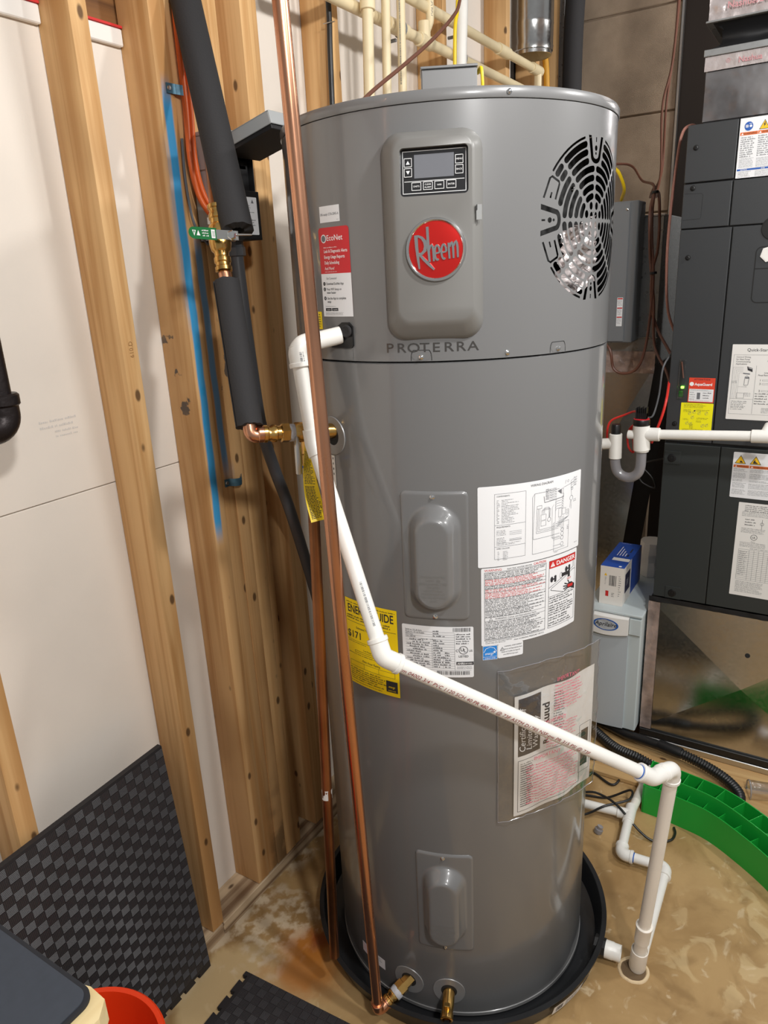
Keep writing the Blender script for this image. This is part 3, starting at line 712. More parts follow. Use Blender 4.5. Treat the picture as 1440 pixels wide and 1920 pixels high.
# round badge
BC = PP(.0076, 1.6545, FN)
bm = BM(); lathe(bm, [(.0415, .0035), (.030, .0052), (.015, .0062), (0, .0065)], 64, BC, PN, caps=False); badge = child('badge', bm, M['badge_red'], heater)
bm = BM(); lathe(bm, [(.0468, 0), (.0468, .003), (.0455, .0052), (.0435, .0056), (.0418, .0046), (.0412, .0032)], 64, BC, PN, caps=False); child('badge_ring', bm, M['chrome'], badge)
def stroke(bm, pts, wd, depth=.0016, sc_=.0440):
    n = len(pts); L = []; 
    for i, (x, y) in enumerate(pts):
        x0, y0 = pts[max(0, i-1)]; x1, y1 = pts[min(n-1, i+1)]; d = math.hypot(x1-x0, y1-y0); nx, ny = -(y1-y0)/d, (x1-x0)/d
        ww = (wd[i] if isinstance(wd, (list, tuple)) else wd)/2*1.22
        row = []
        for sx_, k in ((-1, 0), (-.75, 1), (.75, 1), (1, 0)):
            X = (x+nx*ww*sx_)*sc_; Y = (y+ny*ww*sx_)*sc_; rr = math.hypot(X, Y); hb = .0065 - 1.75*rr*rr
            row.append(bm.verts.new(BC + PU*X + Vector((0, 0, Y)) + PN*(hb + .0001 + k*depth)))
        L.append(row)
    for a, b_ in zip(L, L[1:]):
        for k in range(3): bm.faces.new((a[k], b_[k], b_[k+1], a[k+1]))
    bm.faces.new(L[0]); bm.faces.new(L[-1][::-1])
bm = BM()
stroke(bm, [(-.68, .47), (-.66, .1), (-.62, -.3), (-.585, -.62)], [.13, .12, .10, .06])
stroke(bm, [(-.74, .46), (-.6, .47), (-.47, .41), (-.37, .28), (-.34, .13), (-.38, -.02), (-.48, -.11), (-.62, -.14)], [.08, .08, .1, .13, .13, .12, .10, .08])
stroke(bm, [(-.58, -.12), (-.42, -.3), (-.24, -.48), (-.06, -.66)], [.08, .11, .11, .07])
stroke(bm, [(-.275, .76), (-.26, .4), (-.24, 0), (-.215, -.40)], [.10, .10, .10, .08])
def arch(x0, x1, yt, yb): stroke(bm, [(x0, yt-.16), (x0+(x1-x0)*.25, yt-.04), (x0+(x1-x0)*.6, yt), (x1-.02, yt-.07), (x1, yt-.2), (x1+.01, yb)], [.06, .07, .08, .085, .085, .07])
arch(-.21, -.075, .17, -.38)
def eee(xc, yc): 
    stroke(bm, [(xc-.07, yc+.0), (xc+.02, yc+.02), (xc+.085, yc+.03)], .06)
    stroke(bm, [(xc+.085*math.cos(R_(a)), yc+.03+.24*math.sin(R_(a))) for a in range(0, 320, 20)], .075)
eee(.06, -.13); eee(.29, -.11)
stroke(bm, [(.455, .2), (.47, -.05), (.485, -.32)], .075); arch(.50, .615, .22, -.31); arch(.64, .765, .25, -.29)
child('badge_lettering', bm, M['chrome'], badge, angle=30)
# ------------------------------------------------ stickers
s = Sheet(hmap(-43.9, 1.7092, .0016), .0490, .0255, True); s.text('ink_grey', 'DR-ready: CTA-2045-A', .0245, .0105, .0056, sx=.82); s.greek('ink_grey', .042, .047, .0035, 1, .002)
s.build('sticker', M['paper'], heater, rad=.0006, label='small white sticker')
s = Sheet(hmap(-45.2, 1.557, .0016), .0735, .1445, True)
s.disc('ink_white', .0135, .127, .0068); s.disc('ink_grey', .0135, .127, .0052, lift=.0002); s.text('ink_white', 'EcoNet', .021, .1235, .0125, 'LEFT', .006)
s.greek('ink_white', .012, .045, .1135, 1, .0032, ragged=0)
for k, t in enumerate(('Leak & Diagnostic Alerts', 'Energy Usage Reports', 'Daily Scheduling', 'And More!')): s.text('ink_white', t, .012, .1045-k*.0092, .0072, 'LEFT', .012, sx=.78)
s.greek('ink_white', .012, .045, .0742, 1, .0022)
s.rect('paper', 0, .0, .0735, .0708, lift=-.0002)
s.text('ink_grey', 'Get Connected', .014, .0615, .0052, 'LEFT', sx=.8)
for k, (y, L) in enumerate(((.0525, ['Download EcoNet App']), (.0435, ['Press WiFi Setup on', 'water heater']), (.0285, ['Use the App to complete', 'setup']))):
    s.disc('ink', .0075, y+.002, .0032); s.text('ink_white', str(k+1), .0075, y+.0005, .0045, lift=.0002, offset=.01)
    for j, t in enumerate(L): s.text('ink', t, .013, y-j*.0055, .0058, 'LEFT', .008, sx=.78)
s.greek('ink_grey', .007, .034, .0175, 1, .002)
for u0, t in ((.007, 'App Store'), (.024, 'Google Play')): s.rect('ink', u0, .0092, u0+.0155, .0142); s.text('ink_white', t, u0+.0085, .0105, .003, lift=.0002, sx=.75)
s.greek('ink_grey', .006, .052, .0070, 3, .0018)
s.build('app_sticker', M['paper_red'], heater, rad=.0055, label='red and white sticker with numbered steps')
s = Sheet(hmap(-51.5, 1.535, .0016), .027, .030, True); s.greek('ink', .012, .025, .026, 6, .004)
s.build('sticker', M['paper_yellow'], heater, rad=.001, label='yellow sticker behind the copper pipe')
# wiring diagram
s = Sheet(hmap(7.95, 1.111, .0006), .2275, .1518, True)
s.text('ink', 'WIRING DIAGRAM', .124, .1420, .0062, offset=.008, sx=.95)
s.frame('ink_grey', .030, .014, .090, .137, .0005); s.rect('ink_grey', .030, .0785, .090, .079); s.rect('ink_grey', .030, .0375, .090, .038)
s.text('ink', 'COMPONENTS', .034, .131, .0036, 'LEFT'); s.greek('ink_grey', .034, .040, .1255, 16, .0028, ragged=.8); s.greek('ink_grey', .043, .077, .1255, 16, .0028, ragged=.7)
s.text('ink', 'REQUIREMENTS', .034, .0738, .0036, 'LEFT'); s.greek('ink_grey', .034, .052, .069, 4, .0028); s.greek('ink_grey', .034, .052, .055, 4, .0028); s.greek('ink_grey', .034, .080, .0445, 2, .0026)
for y in (.0645, .0615, .0586, .0505, .0476, .0447+.0035): s.rect('ink_grey', .058, y, .082, y+.0004)
s.text('ink', 'WIRE COLOURS', .034, .0328, .0034, 'LEFT'); s.greek('ink_grey', .036, .040, .0285, 7, .0026); s.greek('ink_grey', .046, .056, .0285, 7, .0026)
g = 'ink_grey'
s.line(g, [(.165, .128), (.108, .128), (.106, .060), (.106, .0415), (.168, .0415)], .0006); s.line(g, [(.108, .128), (.1035, .122), (.105, .013), (.182, .013)], .0006)
for k in range(8): s.line(g, [(.132, .131-k*.0026), (.158, .131-k*.0026)], .0004); s.greek(g, .132, .140, .1325-k*.0026, 1, .0022, ragged=.3)
for k in range(5): s.line(g, [(.140, .131-k*.0052), (.146, .128-k*.0045), (.152, .131-k*.0052), (.158, .128-k*.0045)], .0004)
s.poly(g, [(.160, .124), (.170, .1265), (.170, .117)], [(0, 2, 1)]); s.frame(g, .171, .117, .1755, .127, .0005); s.line(g, [(.1755, .128), (.205, .133)], .0006)
s.line(g, [(.130, .108), (.176, .1105), (.176, .117)], .0010); s.line(g, [(.130, .108), (.128, .120)], .001)
s.frame(g, .122, .064, .134, .086, .0005); s.text(g, 'COMP', .128, .0735, .0032); s.ring(g, .141, .074, .0035, .0041); s.frame(g, .113, .098, .124, .104, .0005)
for k in range(3):
    s.line(g, [(.113+.003*k, .098), (.1125+.003*k, .052+.003*k), (.165+.003*k, .052+.003*k)], .0005); s.line(g, [(.124+.003*k, .087), (.124+.003*k, .094+.002*k), (.144-.002*k, .094+.002*k), (.1425-.001*k, .078)], .0005)
for k in range(5):
    y = .110-k*.0048; s.line(g, [(.156, y-.004), (.158, y), (.170, y)], .0005); s.ring(g, .174, y, .0018, .0023, 14)
s.line(g, [(.156, .106), (.156, .064), (.151, .064), (.151, .034), (.170, .034)], .0005); s.line(g, [(.152, .1), (.148, .095), (.148, .036), (.168, .036)], .0005)
s.frame(g, .164, .073, .172, .090, .0005); s.frame(g, .1735, .076, .183, .088, .0005)
for k in range(4): s.line(g, [(.184, .083-k*.003), (.192, .083-k*.003), (.192, .070), (.16, .064-k*.003)], .0005); s.line(g, [(.166+.004*k, .073), (.166+.004*k, .055-.004*k)], .0005)
s.ring(g, .1985, .103, .0042, .0048); s.line(g, [(.1985, .098), (.1985, .082)], .0005); s.line(g, [(.196, .098), (.195, .085)], .0005); s.line(g, [(.1985, .108), (.196, .136)], .0005)
for y in (.047, .039, .031, .019): s.ring(g, .175, y, .0034, .004)
for y in (.031, .019): s.line(g, [(.152, y), (.171, y)], .0005)
for k in range(4): s.line(g, [(.196, .1365-k*.0046), (.205, .139-k*.0046), (.2125, .139-k*.0046)], .0005); s.greek(g, .204, .216, .1415-k*.0046, 1, .003)
s.frame(g, .1535, .008, .193, .062, .0005); s.ring(g, .2, .121, .002, .0026); s.ring(g, .188, .138, .0018, .0023); s.line(g, [(.18, .134), (.182, .141)], .0005)
s.greek(g, .205, .215, .099, 2, .003); s.greek(g, .188, .194, .052, 3, .003); s.greek(g, .155, .166, .0065, 1, .003); s.greek(g, .212, .222, .012, 1, .0025)
s.build('wiring_sticker', M['paper'], heater, rad=.003, label='white sticker with a wiring diagram')
# warning sticker
s = Sheet(hmap(8.95, .9525, .0007), .2170, .1570, True)
s.text('ink_red', 'WARNING', .006, .1502, .0062, 'LEFT', .012, sx=1.08); s.text('ink', 'ELECTRIC WATER HEATER', .0740, .1502, .0043, sx=.98, offset=.006); s.text('ink_red', 'CAUTION', .131, .1502, .0062, 'RIGHT', .012, sx=1.0)
s.frame('ink', .006, .0105, .1315, .1485, .0007)
y = .1475
for nl, inks in ((4, 'ink'), (4, 'ink_red'), (2, 'ink'), (2, 'ink_red'), (4, 'ink_red'), (8, 'ink'), (4, 'ink'), (2, 'W'), (5, 'ink'), (7, 'ink')):
    if inks == 'W':
        s.tri('ink', .018, y-.0062, .0072, .0058); s.tri('paper', .018, y-.0055, .0048, .004, lift=.0002); s.text('ink', 'WARNING: Cancer and Reproductive Harm', .026, y-.0050, .0046, 'LEFT', .006); y -= .0075
    else:
        s.greek(inks, .0078, .130, y-.0007, nl, .00305, .0019, ragged=.35)
        if inks == 'ink' and nl in (8, 4): s.text('ink_red', '', 0, 0, .003)
        y -= nl*.00305+.0006
    s.rect('ink', .006, y, .1315, y+.0005)
s.text('ink', 'MAX WORKING PRESSURE 150 P.S.I.', .130, .0045, .0042, 'RIGHT', .006); s.greek('ink', .0078, .060, .0088, 2, .003)
s.frame('ink', .1385, .0105, .2125, .1490, .0007); s.rect('ink_red', .1385, .1335, .2125, .1490); s.text('ink_white', 'DANGER', .183, .1372, .0118, offset=.02, lift=.0002, sx=1.12)
s.tri('ink_white', .1475, .1365, .0115, .0098, lift=.0002); s.rect('ink_red', .147, .1395, .148, .1438, lift=.0004); s.rect('ink_red', .147, .1376, .148, .1388, lift=.0004)
s.rect('ink', .1385, .0755, .2125, .0762)
for u, v in ((.146, .1105), (.185, .1215)): s.disc('ink', u, v, .0058, sx=.6); s.rect('ink', u, v-.0016, u+.012, v+.0016); s.disc('ink', u+.009, v+.004, .003); s.disc('ink', u+.009, v-.004, .003)
s.rect('ink', .172, .1095, .196, .1165); s.rect('ink', .190, .1035, .1965, .113); s.ring('ink', .171, .1125, .0055, .0064, sx=.6)
s.line('ink', [(.1385, .094), (.2065, .1215), (.2065, .1335)], .0009); s.line('ink', [(.2125, .116), (.205, .116), (.146, .0925), (.144, .089), (.179, .0765)], .0009)
s.text('ink_red', 'HOT', .1945, .0985, .0056, offset=.01)
for p in (((.195, .0865), (.181, .093)), ((.194, .085), (.1775, .0875)), ((.194, .0835), (.178, .082)), ((.195, .082), (.181, .078)), ((.197, .088), (.1905, .0975))): s.line('ink', p, .0024)
s.poly('ink', [(.192, .0905), (.192, .0795), (.200, .079), (.2122, .073), (.2122, .084), (.202, .091)], [(0, 1, 2, 3, 4, 5)]); s.poly('ink_red', [(.190, .088), (.191, .082), (.206, .081), (.207, .087)], [(0, 1, 2, 3)], lift=.0002)
yy = .0735
for nl in (3, 5, 2, 2): s.greek('ink', .1405, .2105, yy, nl, .0047, .0027, ragged=.3); yy -= nl*.0047+.0016
s.build('warning_sticker', M['paper'], heater, rad=.003, label='white sticker of red and black warnings')
s = Sheet(hmap(9.4, .9230, .0006), .0280, .0292, True); s.frame('ink_white', 0, 0, .028, .0292, .0006)
s.line('ink_white', [(.002, .016), (.006, .0235), (.014, .0265), (.022, .024), (.026, .017)], .0008); s.text('ink_white', 'energy', .0120, .0105, .0082, shear=.4, offset=.004, sx=.75)
s.poly('ink_white', [(.0225+.0035*(1 if k % 2 == 0 else .42)*math.sin(math.pi*k/5), .0155+.0035*(1 if k % 2 == 0 else .42)*math.cos(math.pi*k/5)) for k in range(10)], [tuple(range(10))])
s.rect('ink_white', 0, .0062, .028, .0067); s.text('ink_white', 'ENERGY STAR', .014, .0018, .0040, sx=.82)
s.build('sticker', M['paper_blue'], heater, rad=.0004, label='small square blue sticker')
s = Sheet(hmap(14.75, .9235, .0006), .0515, .0292, True); s.tri('ink', .009, .0155, .009, .0078); s.tri('paper', .009, .0165, .006, .0052, lift=.0002); s.rect('ink', .0086, .0175, .0094, .0205, lift=.0004)
for k, t in enumerate(('WARNING: AVERTISSEMENT', 'Cancer and Reproductive Harm', 'Cancer et Troubles de l\'appareil', 'www.P65Warnings.ca.gov')): s.text('ink', t, (.031 if k < 2 else .026), .0225-k*.0056, .0037, offset=.006, sx=.78)
s.build('sticker', M['paper'], heater, rad=.003, label='small white caution sticker')
# rating plate
s = Sheet(hmap(-19.0, .8885, .0006), .1355, .1065, True)
L_ = [(.0065, .0975, ('Serial no. / N. de Serie', 'Model no. / N. de Modele', 'MFG DATE', 'Volts: 208/240'))]
for k, t in enumerate(('Serial no. / N. de Serie', 'Model no. / N. de Modele', 'MFG Date', 'Volts 208/240')): s.text('ink', t, .0065, .0952-k*.0048, .0044, 'LEFT', sx=.8)
s.text('ink', 'Hertz 60     1 Phase', .037, .0775, .0044, 'LEFT', sx=.8)
for k in range(16):
    y = .0955-k*.0050; s.rect('ink_grey', .0065, y-.0012, .1000, y-.0008)
    if k > 3: s.greek('ink', .0085+(k % 3)*.006, .054, y+.0026, 1, .0042, .0026, ragged=.35)
    if k != 3: s.greek('ink', .060, .075+(k % 3)*.004, y+.0026, 1, .0042, .0026); 
    if k > 8: s.greek('ink', .082, .094, y+.0026, 1, .0042, .0026)
s.rect('ink_grey', .0575, .0185, .0580, .071); s.rect('ink_grey', .0785, .0185, .0789, .0455); s.rect('ink_grey', .1000, .015, .1005, .093)
s.bars('ink', .0975, .131, .0965, .1045, 4); s.bars('ink', .066, .127, .0055, .0135, 5); s.rect('ink_grey', .0065, .0150, .131, .0154)
s.greek('ink', .103, .131, .0925, 5, .0048, .0026)
s.ring('ink', .1165, .0580, .0075, .0086); s.text('ink', 'U', .1140, .0560, .0095, offset=.012); s.text('ink', 'L', .1190, .0540, .0095, offset=.012); s.text('ink', 'C', .1045, .0545, .0072, offset=.01); s.text('ink', 'US', .1300, .0545, .0062, offset=.008, sx=.9); s.text('ink', 'LISTED', .1165, .0430, .0062, offset=.012)
s.rect('ink', .1030, .0265, .1352, .0335); s.text('ink_white', 'AHRI', .1045, .0278, .0060, 'LEFT', .02, lift=.0002); s.text('ink_white', 'CERTIFIED', .1175, .0283, .0042, 'LEFT', .006, lift=.0002, sx=.8)
s.text('ink_grey', 'Assembled in Mexico', .1180, .0215, .0036, sx=.9); s.text('ink_grey', 'Assemble au Mexique', .1180, .0182, .0036, sx=.9)
s.build('rating_sticker', M['paper'], heater, rad=.003, label='white data sticker with bar codes')
# yellow energy sticker
s = Sheet(hmap(-44.9, .8290, .0006), .1290, .1890, True)
s.text('ink', 'ENERGYGUIDE', .0645, .1605, .0245, offset=.018, sx=.70); s.greek('ink', .004, .125, .183, 1, .0034, .0022, ragged=0); s.greek('ink', .004, .120, .1545, 2, .0052, .0030, ragged=.1)
s.rect('ink', .003, .1400, .126, .1408); s.text('ink', 'Estimated Yearly Energy Cost', .064, .1275, .0068, offset=.008, sx=.85); s.text('ink', '$171', .003, .1055, .0215, 'LEFT', .014, sx=.95)
s.rect('ink', .003, .0990, .126, .0996); s.greek('ink', .004, .055, .0965, 1, .004); s.text('ink', 'Cost Range of Similar Models', .072, .0815, .0052, sx=.85); s.frame('ink', .022, .0735, .116, .0785, .0008); s.greek('ink', .004, .120, .0705, 1, .004)
s.text('ink', 'First Hour Rating', .064, .0560, .0070, offset=.008, sx=.9); s.frame('ink', .006, .0405, .120, .0525, .0006); s.rect('ink', .045, .0405, .0456, .0525); s.rect('ink', .082, .0405, .0826, .0525)
s.greek('ink', .004, .100, .0365, 6, .0048, .0024); s.rect('ink', .099, .0085, .1245, .0335); s.text('paper_yellow', 'energy', .111, .0185, .0070, shear=.4, sx=.75, lift=.0002, offset=.01); s.text('paper_yellow', 'ENERGY STAR', .1117, .0108, .0036, sx=.75, lift=.0002)
s.greek('ink', .004, .09, .0060, 1, .0038)
s.build('energy_sticker', M['paper_yellow'], heater, rad=.001, label='large yellow energy cost sticker')
s = Sheet(hmap(-49.9, .0705, .0006), .0790, .0300, True); s.greek('ink_pink', .004, .035, .026, 6, .0042); s.greek('ink_grey', .05, .07, .026, 3, .0042); s.build('sticker', M['paper'], heater, rad=.0005, label='long white sticker near the tank bottom')
s = Sheet(hmap(-47.6, 1.245, .0006), .013, .060, True); s.greek('ink', .0065, .0115, .056, 4, .010, .004); s.build('sticker', M['paper2'], heater, rad=.001, label='narrow white sticker behind the copper pipe')
# service rings and drain spigots
M['ring_grey'] = mat('ring_grey', S(150, 150, 150), .38, metal=.35)
def escutcheon(a, z, r, m='ring_grey', hole=.018):
    bm = BM(); n_ = 40; L = []
    for k in range(n_):
        t = 2*math.pi*k/n_; row = []
        for rr, h in ((hole, .0012), (r-.001, .0024), (r, .0006)): row.append(bm.verts.new(HW(a+math.degrees(rr*math.cos(t)/RT), z+rr*math.sin(t), h)))
        L.append(row)
    for k in range(n_):
        for j in range(2): bm.faces.new((L[k][j], L[(k+1) % n_][j], L[(k+1) % n_][j+1], L[k][j+1]))
    o = child('service_ring', bm, M[m], heater)
    bm = BM(); vs = [bm.verts.new(HW(a+math.degrees(hole*1.02*math.cos(2*math.pi*k/24)/RT), z+hole*1.02*math.sin(2*math.pi*k/24), .0012)) for k in range(24)]; bm.faces.new(vs); child('ring_hole', bm, M['dark_gap'], o)
escutcheon(-23.0, .0850, .0365); escutcheon(-5.4, .0840, .0365); escutcheon(-45.5, 1.343, .0365)
p = HW(-5.4, .084, -.02); d = rad(-5.4)
bm = BM(); lathe(bm, [(.0135, 0), (.0135, .052), (.0128, .056), (.0128, .064), (.0138, .067), (.0138, .080), (.0122, .081), (.0095, .081), (.009, .065), (0, .065)], 28, p, d + Vector((0, 0, -.16))); child('drain_spigot', bm, M['brass'], heater)
bm = BM(); box(bm, (-.004, -.006, -.009), (.006, .006, .009), .001)
for v in bm.verts: v.co = p + d*.062 + Vector((0, 0, .004)) + Matrix.Rotation(R_(A0-5.4), 3, 'Z') @ v.co
child('drain_stem', bm, M['brass'], heater, smooth=False)
# top junction box with yellow wire
bm = BM(); ang_ = R_(A0+2.2)
jm = Matrix.Translation(HW(2.2, 0, 0, .165)) @ Matrix.Rotation(ang_, 4, 'Z')
box(bm, (-.06, -.046, 1.885), (0, .046, 1.938), .002); 
for v in bm.verts: v.co = jm @ v.co
jb = child('junction_box', bm, M['heater'], heater, smooth=False)
bm = BM(); box(bm, (-.06, -.047, 1.9385), (.002, .047, 1.9425), .001)
for v in bm.verts: v.co = jm @ v.co
child('junction_lid', bm, M['heater'], jb, smooth=False)
bm = BM(); tube(bm, spline([jm @ V(-.03, .049, 1.935), jm @ V(-.01, .053, 1.938), jm @ V(-.008, .055, 1.92), jm @ V(-.012, .056, 1.895)], 6), .0028, 8); child('junction_wire', bm, M['yellow_cable'], jb)
# ------------------------------------------------------------------ drain pan
pan = thing('drain_pan', HC, 'round black plastic drain pan under the water heater', 'drain pan')
bm = BM(); lathe(bm, [(0, .001), (.345, .001), (.352, .004), (.366, .062), (.373, .063), (.373, .064), (.362, .064), (.3605, .0625), (.347, .010), (.340, .0075), (0, .0075)], 120, HC, caps=False)
child('pan_body', bm, M['pan'], pan, angle=30)
sd = Vector((.08, -.997, 0)).normalized(); sp_ = HC + sd*.352 + Vector((0, 0, .038))
bm = BM(); lathe(bm, [(.0255, 0), (.0255, .014), (.0225, .018), (.0225, .026)], 8, sp_, sd); child('pan_nut', bm, M['black'], pan, smooth=False)
bm = BM(); lathe(bm, [(.0205, .02), (.0205, .044), (.0195, .046), (.0195, .062), (.0165, .062), (.0165, .03), (0, .03)], 32, sp_, sd); child('pan_outlet', bm, M['pvc'], pan)
s = Sheet(lambda u, v, o: HW(34 + math.degrees(u/.366), .012+v, .051+.014*(v/.05)+o, RT), .17, .032, True); s.bars('ink', .01, .03, .006, .026, 8); s.greek('ink', .04, .09, .026, 4, .006); s.rect('ink', .1, .004, .13, .03); s.build('pan_sticker', M['paper'], pan, rad=.001, label='white bar code sticker')
# ------------------------------------------------------------------ pipe runs
def sleeve(bm, a, b, r, n=24, lip=.0012, inner=0):
    a = Vector(a); b = Vector(b); d = b-a; L = d.length
    lathe(bm, [(r-lip, 0), (r, lip), (r, L-lip), (r-lip, L)], n, a, d)
def elbow(bm, p, c, q, r, leg, n=20, rad=None, lip=.0016, ring=.008):
    p, c, q = Vector(p), Vector(c), Vector(q); d0 = (p-c).normalized(); d1 = (q-c).normalized()
    tube(bm, fillet([c+d0*leg, c, c+d1*leg], rad or r*1.25, 10), r, n)
    if ring:
        for d in (d0, d1): sleeve(bm, c+d*(leg-ring), c+d*(leg+.0006), r+lip, n)
def pvc_run(t, pts, r, fit_r, leg, m='pvc', fm='pvc', corners=None, pname='pipe', rad=None):
    pts = [Vector(p) for p in pts]
    for i in range(len(pts)-1):
        a, b_ = pts[i], pts[i+1]; d = (b_-a).normalized(); bm = BM()
        a2 = a + d*(leg*.45 if i else 0); b2 = b_ - d*(leg*.45 if i < len(pts)-2 else 0)
        tube(bm, [a2, b2], r, 24); child(pname, bm, M[m if isinstance(m, str) else m[i]], t)
    for i in range(1, len(pts)-1):
        bm = BM(); elbow(bm, pts[i-1], pts[i], pts[i+1], fit_r, leg, 24, rad); child('elbow_fitting', bm, M[fm], t)
def on_pipe(a, b, r, side):   # sheet on a pipe: u along a->b, v around from direction "side"
    a = Vector(a); b = Vector(b); d = (b-a).normalized(); n = (Vector(side) - d*Vector(side).dot(d)).normalized(); w_ = n.cross(d)
    return lambda u, v, o: a + d*u + (n*math.cos(v/r) + w_*math.sin(v/r))*(r+.0003+o*.4)
def pen(parent, sh, name='printing'):
    for ink, lb in sh.layers.items(): child(name, lb, M[ink], parent, smooth=False)['kind'] = 'stuff'
# front copper supply pipe
cp = thing('copper_pipe', (.972, .702, .04), 'shiny copper pipe running down in front of the heater to its brass inlet', 'pipe', None)
foot = V(.973, .703, .048); top = V(.858, .6745, 2.25)
bm = BM(); tube(bm, [foot + (top-foot)*.012, top], .0111, 28); child('pipe', bm, M['copper'], cp)
inl = HW(-23, .085, 0); dd = (inl-foot).normalized()
bm = BM(); elbow(bm, top, foot, inl, .0128, .030, 22, .016, .0022, .006); child('elbow_fitting', bm, M['copper'], cp)
bm = BM(); lathe(bm, [(.0128, .026), (.0165, .028), (.0165, .034), (.014, .036), (.014, .040), (.0165, .043), (.0165, .048), (.0145, .050)], 24, foot, dd); child('brass_adapter', bm, M['brass'], cp)
bm = BM(); lathe(bm, [(.0150, .049), (.0158, .050), (.0162, .060), (.0150, .062)], 24, foot, dd); child('thread_tape', bm, M['tape'], cp)
bm = BM(); lathe(bm, [(.0160, .061), (.0165, .062), (.0165, .078), (.0160, .079), (.0135, .079), (.0135, .105)], 6, foot, dd); child('brass_nut', bm, M['brass'], cp, smooth=False)
# relief valve with rear discharge pipe and yellow tag
rv = thing('relief_valve', (1.022, .806, 1.36), 'brass relief valve with hanging yellow tag and old copper discharge pipe', 'valve')
e0 = V(.947, .866, 1.364); ts = HW(-45.5, 1.352, 0); dv = (ts-e0).normalized()
tee = e0 + dv*.098
bm = BM(); lathe(bm, [(.0125, .012), (.0158, .013), (.0158, .019), (.0135, .021), (.0135, .026), (.0158, .029), (.0158, .036), (.0138, .038), (.0138, .044), (.0165, .046)], 24, e0, dv); child('press_adapter', bm, M['brass'], rv)
bm = BM(); lathe(bm, [(.0172, .046), (.0178, .047), (.0178, .060), (.0165, .061)], 6, e0, dv); child('hex_nut', bm, M['brass'], rv, smooth=False)
bm = BM(); lathe(bm, [(.0150, .060), (.0160, .061), (.0158, .071), (.0148, .072)], 20, e0, dv); child('thread_tape', bm, M['tape'], rv)
bm = BM(); lathe(bm, [(.0165, .070), (.0185, .073), (.0185, .118), (.0165, .122), (.0140, .124), (.0140, .155)], 24, e0, dv)
tube(bm, [tee, tee - V(0, 0, .060)], [.0165, .0165], 20); child('valve_body', bm, M['brass'], rv)
bm = BM(); lathe(bm, [(.019, -.058), (.019, -.040), (.017, -.038)], 6, tee, (0, 0, 1)); lathe(bm, [(.0175, -.086), (.0175, -.078), (.0155, -.076), (.0155, -.066), (.0175, -.064), (.0175, -.058)], 22, tee, (0, 0, 1)); child('outlet_union', bm, M['brass'], rv)
bm = BM(); lathe(bm, [(.0180, -.0655), (.0182, -.061)], 22, tee, (0, 0, 1)); child('blue_ring', bm, M['ink_blue'], rv)
lv = e0 + dv*.076 + V(-.016, -.012, -.012)
bm = BM(); tube(bm, spline([lv + V(.004, .004, .006), lv + V(-.006, -.004, -.006), lv + V(-.008, -.005, -.035), lv + V(-.006, -.003, -.058)], 5), [.004]*5+[.0062]*11, 12); child('test_lever', bm, M['steel'], rv)
rp0 = tee - V(0, 0, .07); rp1 = V(1.005, .842, .10)
bm = BM(); tube(bm, [rp0, rp1], .0111, 26); child('discharge_pipe', bm, M['copper_old'], rv)
bm = BM(); lathe(bm, [(.0112, 0), (.0114, .005), (.0112, .024)], 14, rp0 + (rp1-rp0)*.60, rp1-rp0)
for v in bm.verts:
    v.co += Vector((mnoise.noise(v.co*80), mnoise.noise(v.co*91), mnoise.noise(v.co*70)))*.0012
child('paint_fleck', bm, M['paper2'], rv)
tg = [V(1.000, .795, 1.338), V(.995, .792, 1.308), V(.985, .783, 1.275), V(.976, .771, 1.243), V(.962, .752, 1.213)]; tg = spline(tg, 6)
tw = []
for i, p in enumerate(tg):
    t = i/(len(tg)-1); a_ = R_(-62 + 88*t - 6*math.sin(t*6)); wd = .012 + .003*t
    tw.append((p, V(math.cos(R_(-57)), math.sin(R_(-57)), 0)*math.cos(a_) + V(math.cos(R_(33)), math.sin(R_(33)), .1)*math.sin(a_), wd))
def tagmap(u, v, o):
    f = min(max(u, 0), .9999)*(len(tw)-1); i = int(f); f -= i; (p, d, wd), (p2, d2, wd2) = tw[i], tw[min(i+1, len(tw)-1)]
    P0 = p.lerp(p2, f); D = d.lerp(d2, f).normalized(); W_ = wd*(1-f)+wd2*f; T = (p2-p).normalized(); N = D.cross(T).normalized(); N = -N if N.dot(P0-Vector((0, 0, 1.62))) > 0 else N
    return P0 + D*v*W_ + N*o
bm = BM(); prev = None
for i in range(40):
    r_ = [bm.verts.new(tagmap(i/39, x, k)) for x, k in ((-1, 0), (1, 0), (1, -.0006), (-1, -.0006))]
    if prev:
        for k in range(4): bm.faces.new((prev[k], r_[k], r_[(k+1) % 4], prev[(k+1) % 4]))
    prev = r_
tago = child('warning_tag', bm, M['paper_yellow'], rv, label=None) if False else child('warning_tag', bm, M['paper_yellow'], rv)
tago['label'] = 'hanging yellow printed tag'
s = Sheet(tagmap, 1, 1); rnd = random.Random(5)
for i in range(46):
    u = .10 + i*.019; v = -.8
    if .52 < u < .55: continue
    e = .8 - rnd.random()*.5
    while v < e: wd = .08 + rnd.random()*.3; s.rect('ink', u, v, u+.0085, min(v+wd, e)); v += wd+.07
pen(tago, s, 'print')
